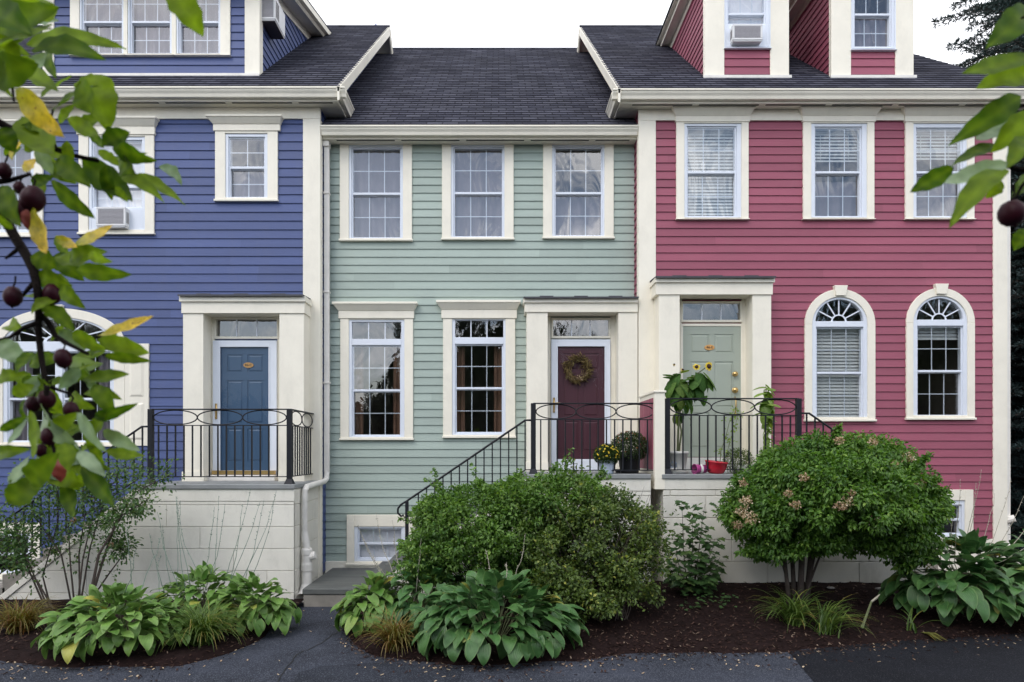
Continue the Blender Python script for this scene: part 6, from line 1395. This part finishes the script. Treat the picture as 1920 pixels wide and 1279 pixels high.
def put_leaves(rows, root):
    store = {0: ([], [], []), 1: ([], [], [])}
    for (ax_, ay, bx, by, w, d, k) in rows:
        dj = d + random.uniform(-.04, .04); a, b = PT(ax_, ay, dj), PT(bx, by, dj + random.uniform(-.035, .02)); ww = w / F * dj * random.uniform(.95, 1.1)
        face = Vector((random.uniform(-.8, .8), -1, random.uniform(-.5, 1.0))); V, T = big_leaf_arrays(a, b, ww * 1.06, face, random.uniform(-.10, .16), random.uniform(-.9, .9), random.uniform(.1, .5)); tone = random.random()
        if k == 2:
            np_mesh('yellow_leaf', V, T, 'yellow_leaf', root, rnd=[min(1, max(0, .15 + 1.1 * (i // 5) / 12 + .4 * (tone - .5))) for i in range(len(V))], smooth=True)['label'] = 'yellow leaf with brown specks'
        else:
            s = store[k]; o = len(s[0]); s[0].extend(V); s[1].extend([tuple(i + o for i in t) for t in T]); s[2].extend([min(1, max(0, tone * .75 + (.28, .02, -.04)[abs(i % 5 - 2)] + .12 * math.sin(i * .9 + tone * 9))) for i in range(len(V))])
    np_mesh('foliage', store[0][0], store[0][1], 'apple_leaf', root, rnd=store[0][2], smooth=True)
    if store[1][0]: np_mesh('pale_foliage', store[1][0], store[1][1], 'apple_leaf_pale', root, rnd=store[1][2], smooth=True)
LEFT += [(-40, 40, 100, 4, 84, .74, 0), (-30, 96, 96, 52, 56, .76, 0), (60, 96, 196, 108, 50, .78, 0), (-20, 150, 70, 120, 60, .76, 0), (150, 150, 172, 215, 52, .82, 0), (-30, 20, 60, 66, 70, .76, 0)]
for (x, y, n_) in ((60, 60, 5), (60, 150, 5), (130, 250, 6), (60, 300, 7), (200, 320, 5), (110, 480, 5), (40, 520, 3), (90, 600, 3), (150, 660, 5), (60, 700, 5), (120, 720, 5), (90, 790, 8), (150, 830, 5), (60, 850, 5), (110, 880, 5)):
    for _ in range(n_):
        a = random.uniform(-.9, 1.5); l = random.uniform(36, 78); bx, by = x + random.gauss(0, 24), y + random.gauss(0, 20); LEFT.append((bx, by, bx + l * math.cos(a), by + l * math.sin(a), l * random.uniform(.36, .5), random.uniform(.88, .99), 1 if random.random() < .14 else 0))
put_leaves(LEFT, lt_)
bm_ = MB()
def bpath(pts, r, d): bm_.tube([PT(x, y, d + .01 * math.sin(i)) for i, (x, y) in enumerate(pts)], [r * (1 - .55 * i / (len(pts) - 1)) for i in range(len(pts))], 8)
bpath([(-14, 372), (2, 398), (30, 448), (50, 480), (62, 506), (70, 540), (73, 580), (72, 620), (76, 660), (82, 700), (88, 724)], .0072, .88)
bpath([(-14, 222), (10, 236), (40, 250), (75, 268), (105, 280), (140, 292), (185, 302)], .0055, .9); bpath([(-14, 342), (20, 338), (58, 326)], .0045, .9); bpath([(72, 604), (45, 615), (20, 632), (-12, 640)], .0035, .88); bpath([(74, 588), (92, 606), (104, 630), (128, 645), (165, 664)], .0045, .88); bpath([(85, 716), (100, 728), (130, 738)], .0035, .88); bpath([(62, 506), (80, 512), (100, 516)], .003, .88); bpath([(40, 462), (20, 478), (10, 485)], .003, .88); bpath([(66, 528), (50, 545), (42, 556)], .0035, .88); bpath([(-10, 80), (10, 110), (22, 150), (26, 190)], .003, .84)
for p in ((88, 724), (86, 760), (92, 790)): pass
bpath([(88, 724), (86, 760), (90, 800), (100, 840), (110, 880)], .0035, .86); bpath([(105, 280), (95, 262), (90, 240), (100, 205)], .003, .9)
br_l = bm_.build('branch', 'dark_bark', lt_, smooth=True)
bm_ = MB(); o_ = Vector((-2.5, .45, 0)); bm_.tube([o_ + Vector((0, 0, -.05)), o_ + Vector((.02, 0, 1.2)), o_ + Vector((-.02, 0, 2.2)), o_ + Vector((0, .02, 3.1))], [.075, .062, .05, .03], 10)
for (px_, py_, z0_, dq) in ((-14, 372, 2.0, .88), (-14, 222, 2.2, .9), (-14, 342, 2.1, .9), (-10, 80, 2.5, .84)): e = PT(px_, py_, dq); s_ = Vector((-2.5, .45, z0_ + .25)); OFF.append((s_, e)); bm_.tube([s_, s_.lerp(e, .5) + Vector((0, 0, .06)), e], [.022, .013, .0062], 8)
bm_.build('trunk', 'dark_bark', lt_, smooth=True); bough_leaves(lt_, 26)
def apple(px, py, rpx, d, root, tall=1.12):
    c = PT(px, py, d); r = rpx * .93 / F * d; a = MB(); a.lathe(c, [(0, .93 * r * tall), (.25 * r, 1.0 * r * tall), (.6 * r, .86 * r * tall), (.9 * r, .45 * r), (1.0 * r, -.05 * r), (.9 * r, -.5 * r), (.62 * r, -.85 * r * tall), (.3 * r, -1.02 * r * tall), (.12 * r, -1.05 * r * tall), (.10 * r, -1.2 * r * tall), (0, -1.15 * r * tall)], 20, (random.uniform(-.2, .2), random.uniform(-.2, .2), 1))
    o = a.build('apple', 'apple', root, smooth=True); MB().tube([c + Vector((0, 0, r * .95)), c + Vector((.003, 0, r * 1.6)), c + Vector((random.uniform(-.008, .008), 0, r * 2.3))], .0012, 5).build('stalk', 'dark_bark', o)
for (x, y, r, d) in ((62, 373, 23, .86), (38, 396, 19, .86), (24, 556, 18, .88), (98, 551, 18, .88), (118, 672, 17, .86), (88, 748, 16.5, .87), (62, 758, 14, .88), (133, 769, 15, .86), (92, 818, 16, .86), (8, 320, 14, .9), (78, 845, 12, .88), (36, 352, 11, .9)): apple(x, y, r, d, lt_)
V, T = big_leaf_arrays(PT(112, 858, .82), PT(114, 905, .82), .020, (0.2, -1, .1), .1, .4, .3); np_mesh('red_leaf', V, T, 'rust', lt_, smooth=True)
V, T = big_leaf_arrays(PT(50, 392, .84), PT(52, 432, .84), .012, (0.2, -1, .1), .1, .4, .3); np_mesh('red_leaf', V, T, 'rust', lt_, smooth=True)
RIGHT = [(1935, 18, 1850, 90, 58, .80, 0), (1945, 104, 1803, 138, 44, .78, 0), (1935, 140, 1830, 166, 46, .80, 0), (1915, 180, 1780, 272, 46, .82, 0), (1935, 210, 1857, 286, 44, .82, 0), (1892, 222, 1828, 264, 38, .86, 1), (1864, 270, 1784, 311, 28, .84, 0), (1890, 306, 1768, 346, 42, .80, 1), (1788, 314, 1706, 361, 32, .80, 0), (1884, 318, 1780, 424, 46, .80, 0), (1876, 338, 1848, 372, 26, .84, 0), (1930, 262, 1890, 314, 40, .84, 0), (1935, 430, 1900, 470, 34, .80, 0), (1925, 330, 1896, 372, 26, .86, 0), (1930, 40, 1985, 120, 50, .82, 0), (1940, 300, 1985, 260, 50, .82, 0)]
rt_ = thing('crab_apple_tree', 'few crab apple leaves and one dark fruit at the right picture edge', 'tree', (2.4, .45, 0), 'crab apple branches near the camera')
put_leaves(RIGHT, rt_); bm_ = MB()
bpath([(1990, 300), (1945, 318), (1910, 318), (1885, 310), (1850, 330), (1800, 320)], .004, .82); bpath([(1990, 200), (1945, 195), (1910, 200), (1880, 225)], .0035, .83); bpath([(1990, 100), (1945, 110), (1900, 125)], .0035, .8); bpath([(1945, 318), (1915, 350), (1902, 375)], .0025, .82); bpath([(1990, 20), (1950, 22), (1915, 34)], .003, .8); bpath([(1945, 318), (1960, 380), (1925, 425)], .0025, .81)
bm_.build('branch', 'dark_bark', rt_, smooth=True)
bm_ = MB(); o_ = Vector((2.4, .45, 0)); bm_.tube([o_ + Vector((0, 0, -.05)), o_ + Vector((.02, 0, 1.2)), o_ + Vector((-.02, 0, 2.2)), o_ + Vector((0, .02, 2.9))], [.07, .058, .045, .03], 10)
for (px_, py_, z0_, dq) in ((1990, 300, 2.1, .82), (1990, 200, 2.25, .83), (1990, 100, 2.4, .8), (1990, 20, 2.5, .8)): e = PT(px_, py_, dq); s_ = Vector((2.4, .45, z0_ + .25)); OFF.append((s_, e)); bm_.tube([s_, s_.lerp(e, .5) + Vector((0, 0, .04)), e], [.018, .011, .0042], 8)
bm_.build('trunk', 'dark_bark', rt_, smooth=True); bough_leaves(rt_, 26); apple(1897, 400, 25, .80, rt_, 1.0)

# ================================================================== SKY, SUN, CAMERA
w = bpy.data.worlds.new('World'); scene.world = w; w.use_nodes = True; nt = w.node_tree; L = nt.links.new
for n_ in list(nt.nodes): nt.nodes.remove(n_)
SUN_EL, SUN_AZ = math.radians(48), math.radians(215)
sky = N(nt, 'ShaderNodeTexSky', _sky_type='NISHITA', _sun_disc=False, _sun_elevation=SUN_EL, _sun_rotation=SUN_AZ, _air_density=1.0, _dust_density=1.5)
tc = N(nt, 'ShaderNodeTexCoord'); sx = N(nt, 'ShaderNodeSeparateXYZ'); L(tc.outputs['Generated'], sx.inputs[0])
mp = N(nt, 'ShaderNodeMapping'); mp.inputs['Scale'].default_value = (1.5, 1.5, 3.2); L(tc.outputs['Generated'], mp.inputs[0])
no = N(nt, 'ShaderNodeTexNoise', Scale=2.1, Detail=7.0, Roughness=.58, Distortion=.4); L(mp.outputs[0], no.inputs['Vector'])
ad = N(nt, 'ShaderNodeMath', _operation='MULTIPLY_ADD'); L(sx.outputs[1], ad.inputs[0]); ad.inputs[1].default_value = .17; L(no.outputs['Fac'], ad.inputs[2])
ad2 = N(nt, 'ShaderNodeMath', _operation='MULTIPLY_ADD'); L(sx.outputs[2], ad2.inputs[0]); ad2.inputs[1].default_value = -.10; L(ad.outputs[0], ad2.inputs[2])
cov = N(nt, 'ShaderNodeMapRange'); cov.inputs[1].default_value = .27; cov.inputs[2].default_value = .42; L(ad2.outputs[0], cov.inputs[0])
no2 = N(nt, 'ShaderNodeTexNoise', Scale=3.4, Detail=5.0); L(mp.outputs[0], no2.inputs['Vector'])
sh = N(nt, 'ShaderNodeMapRange'); sh.inputs[1].default_value = .3; sh.inputs[2].default_value = .7; sh.inputs[3].default_value = 14.5; sh.inputs[4].default_value = 21.0; L(no2.outputs['Fac'], sh.inputs[0])
cl_ = N(nt, 'ShaderNodeVectorMath', _operation='SCALE'); cl_.inputs[0].default_value = (.97, .985, 1.03); fb = N(nt, 'ShaderNodeMath', _operation='MULTIPLY_ADD'); L(sx.outputs[1], fb.inputs[0]); fb.inputs[1].default_value = -.42; fb.inputs[2].default_value = 1.16; fm = N(nt, 'ShaderNodeMath', _operation='MULTIPLY'); L(sh.outputs[0], fm.inputs[0]); L(fb.outputs[0], fm.inputs[1]); L(fm.outputs[0], cl_.inputs['Scale'])
mx = N(nt, 'ShaderNodeMix', _data_type='RGBA'); L(cov.outputs[0], mx.inputs[0]); sk2 = N(nt, 'ShaderNodeVectorMath', _operation='SCALE'); sk2.inputs['Scale'].default_value = 2.2; L(sky.outputs[0], sk2.inputs[0]); L(sk2.outputs[0], mx.inputs[6]); L(cl_.outputs[0], mx.inputs[7])
bg = N(nt, 'ShaderNodeBackground', Strength=.12); L(mx.outputs[2], bg.inputs[0]); ow = N(nt, 'ShaderNodeOutputWorld'); L(bg.outputs[0], ow.inputs[0])
sl = bpy.data.lights.new('sun', 'SUN'); sl.energy = 1.1; sl.angle = math.radians(25); sl.color = (1, .965, .91)
so_ = bpy.data.objects.new('sun', sl); COL.objects.link(so_); so_.location = (-6, -8, 14)
sd_ = Vector((math.sin(SUN_AZ) * math.cos(SUN_EL), math.cos(SUN_AZ) * math.cos(SUN_EL), math.sin(SUN_EL)))
so_.rotation_euler = (-sd_).to_track_quat('-Z', 'Y').to_euler()
cam = bpy.data.cameras.new('camera'); co = bpy.data.objects.new('camera', cam); COL.objects.link(co)
co.location = (0, 0, EYE); co.rotation_euler = (PI / 2, 0, 0); cam.sensor_width = 36; cam.sensor_fit = 'HORIZONTAL'; cam.lens = 36 * F / 1920
cam.shift_x = (960 - VX) / 1920; cam.shift_y = (VY - 639.5) / 1920; cam.clip_start = .05; cam.clip_end = 500
cam.dof.use_dof = True; cam.dof.focus_distance = 9.6; cam.dof.aperture_fstop = 7.1
scene.camera = co
scene.view_settings.view_transform = 'Standard'; scene.view_settings.look = 'None'; scene.view_settings.exposure = -0.21; scene.view_settings.gamma = 1.0
scene.render.engine = 'CYCLES'; scene.cycles.use_denoising = True; scene.cycles.max_bounces = 8; scene.cycles.transparent_max_bounces = 12
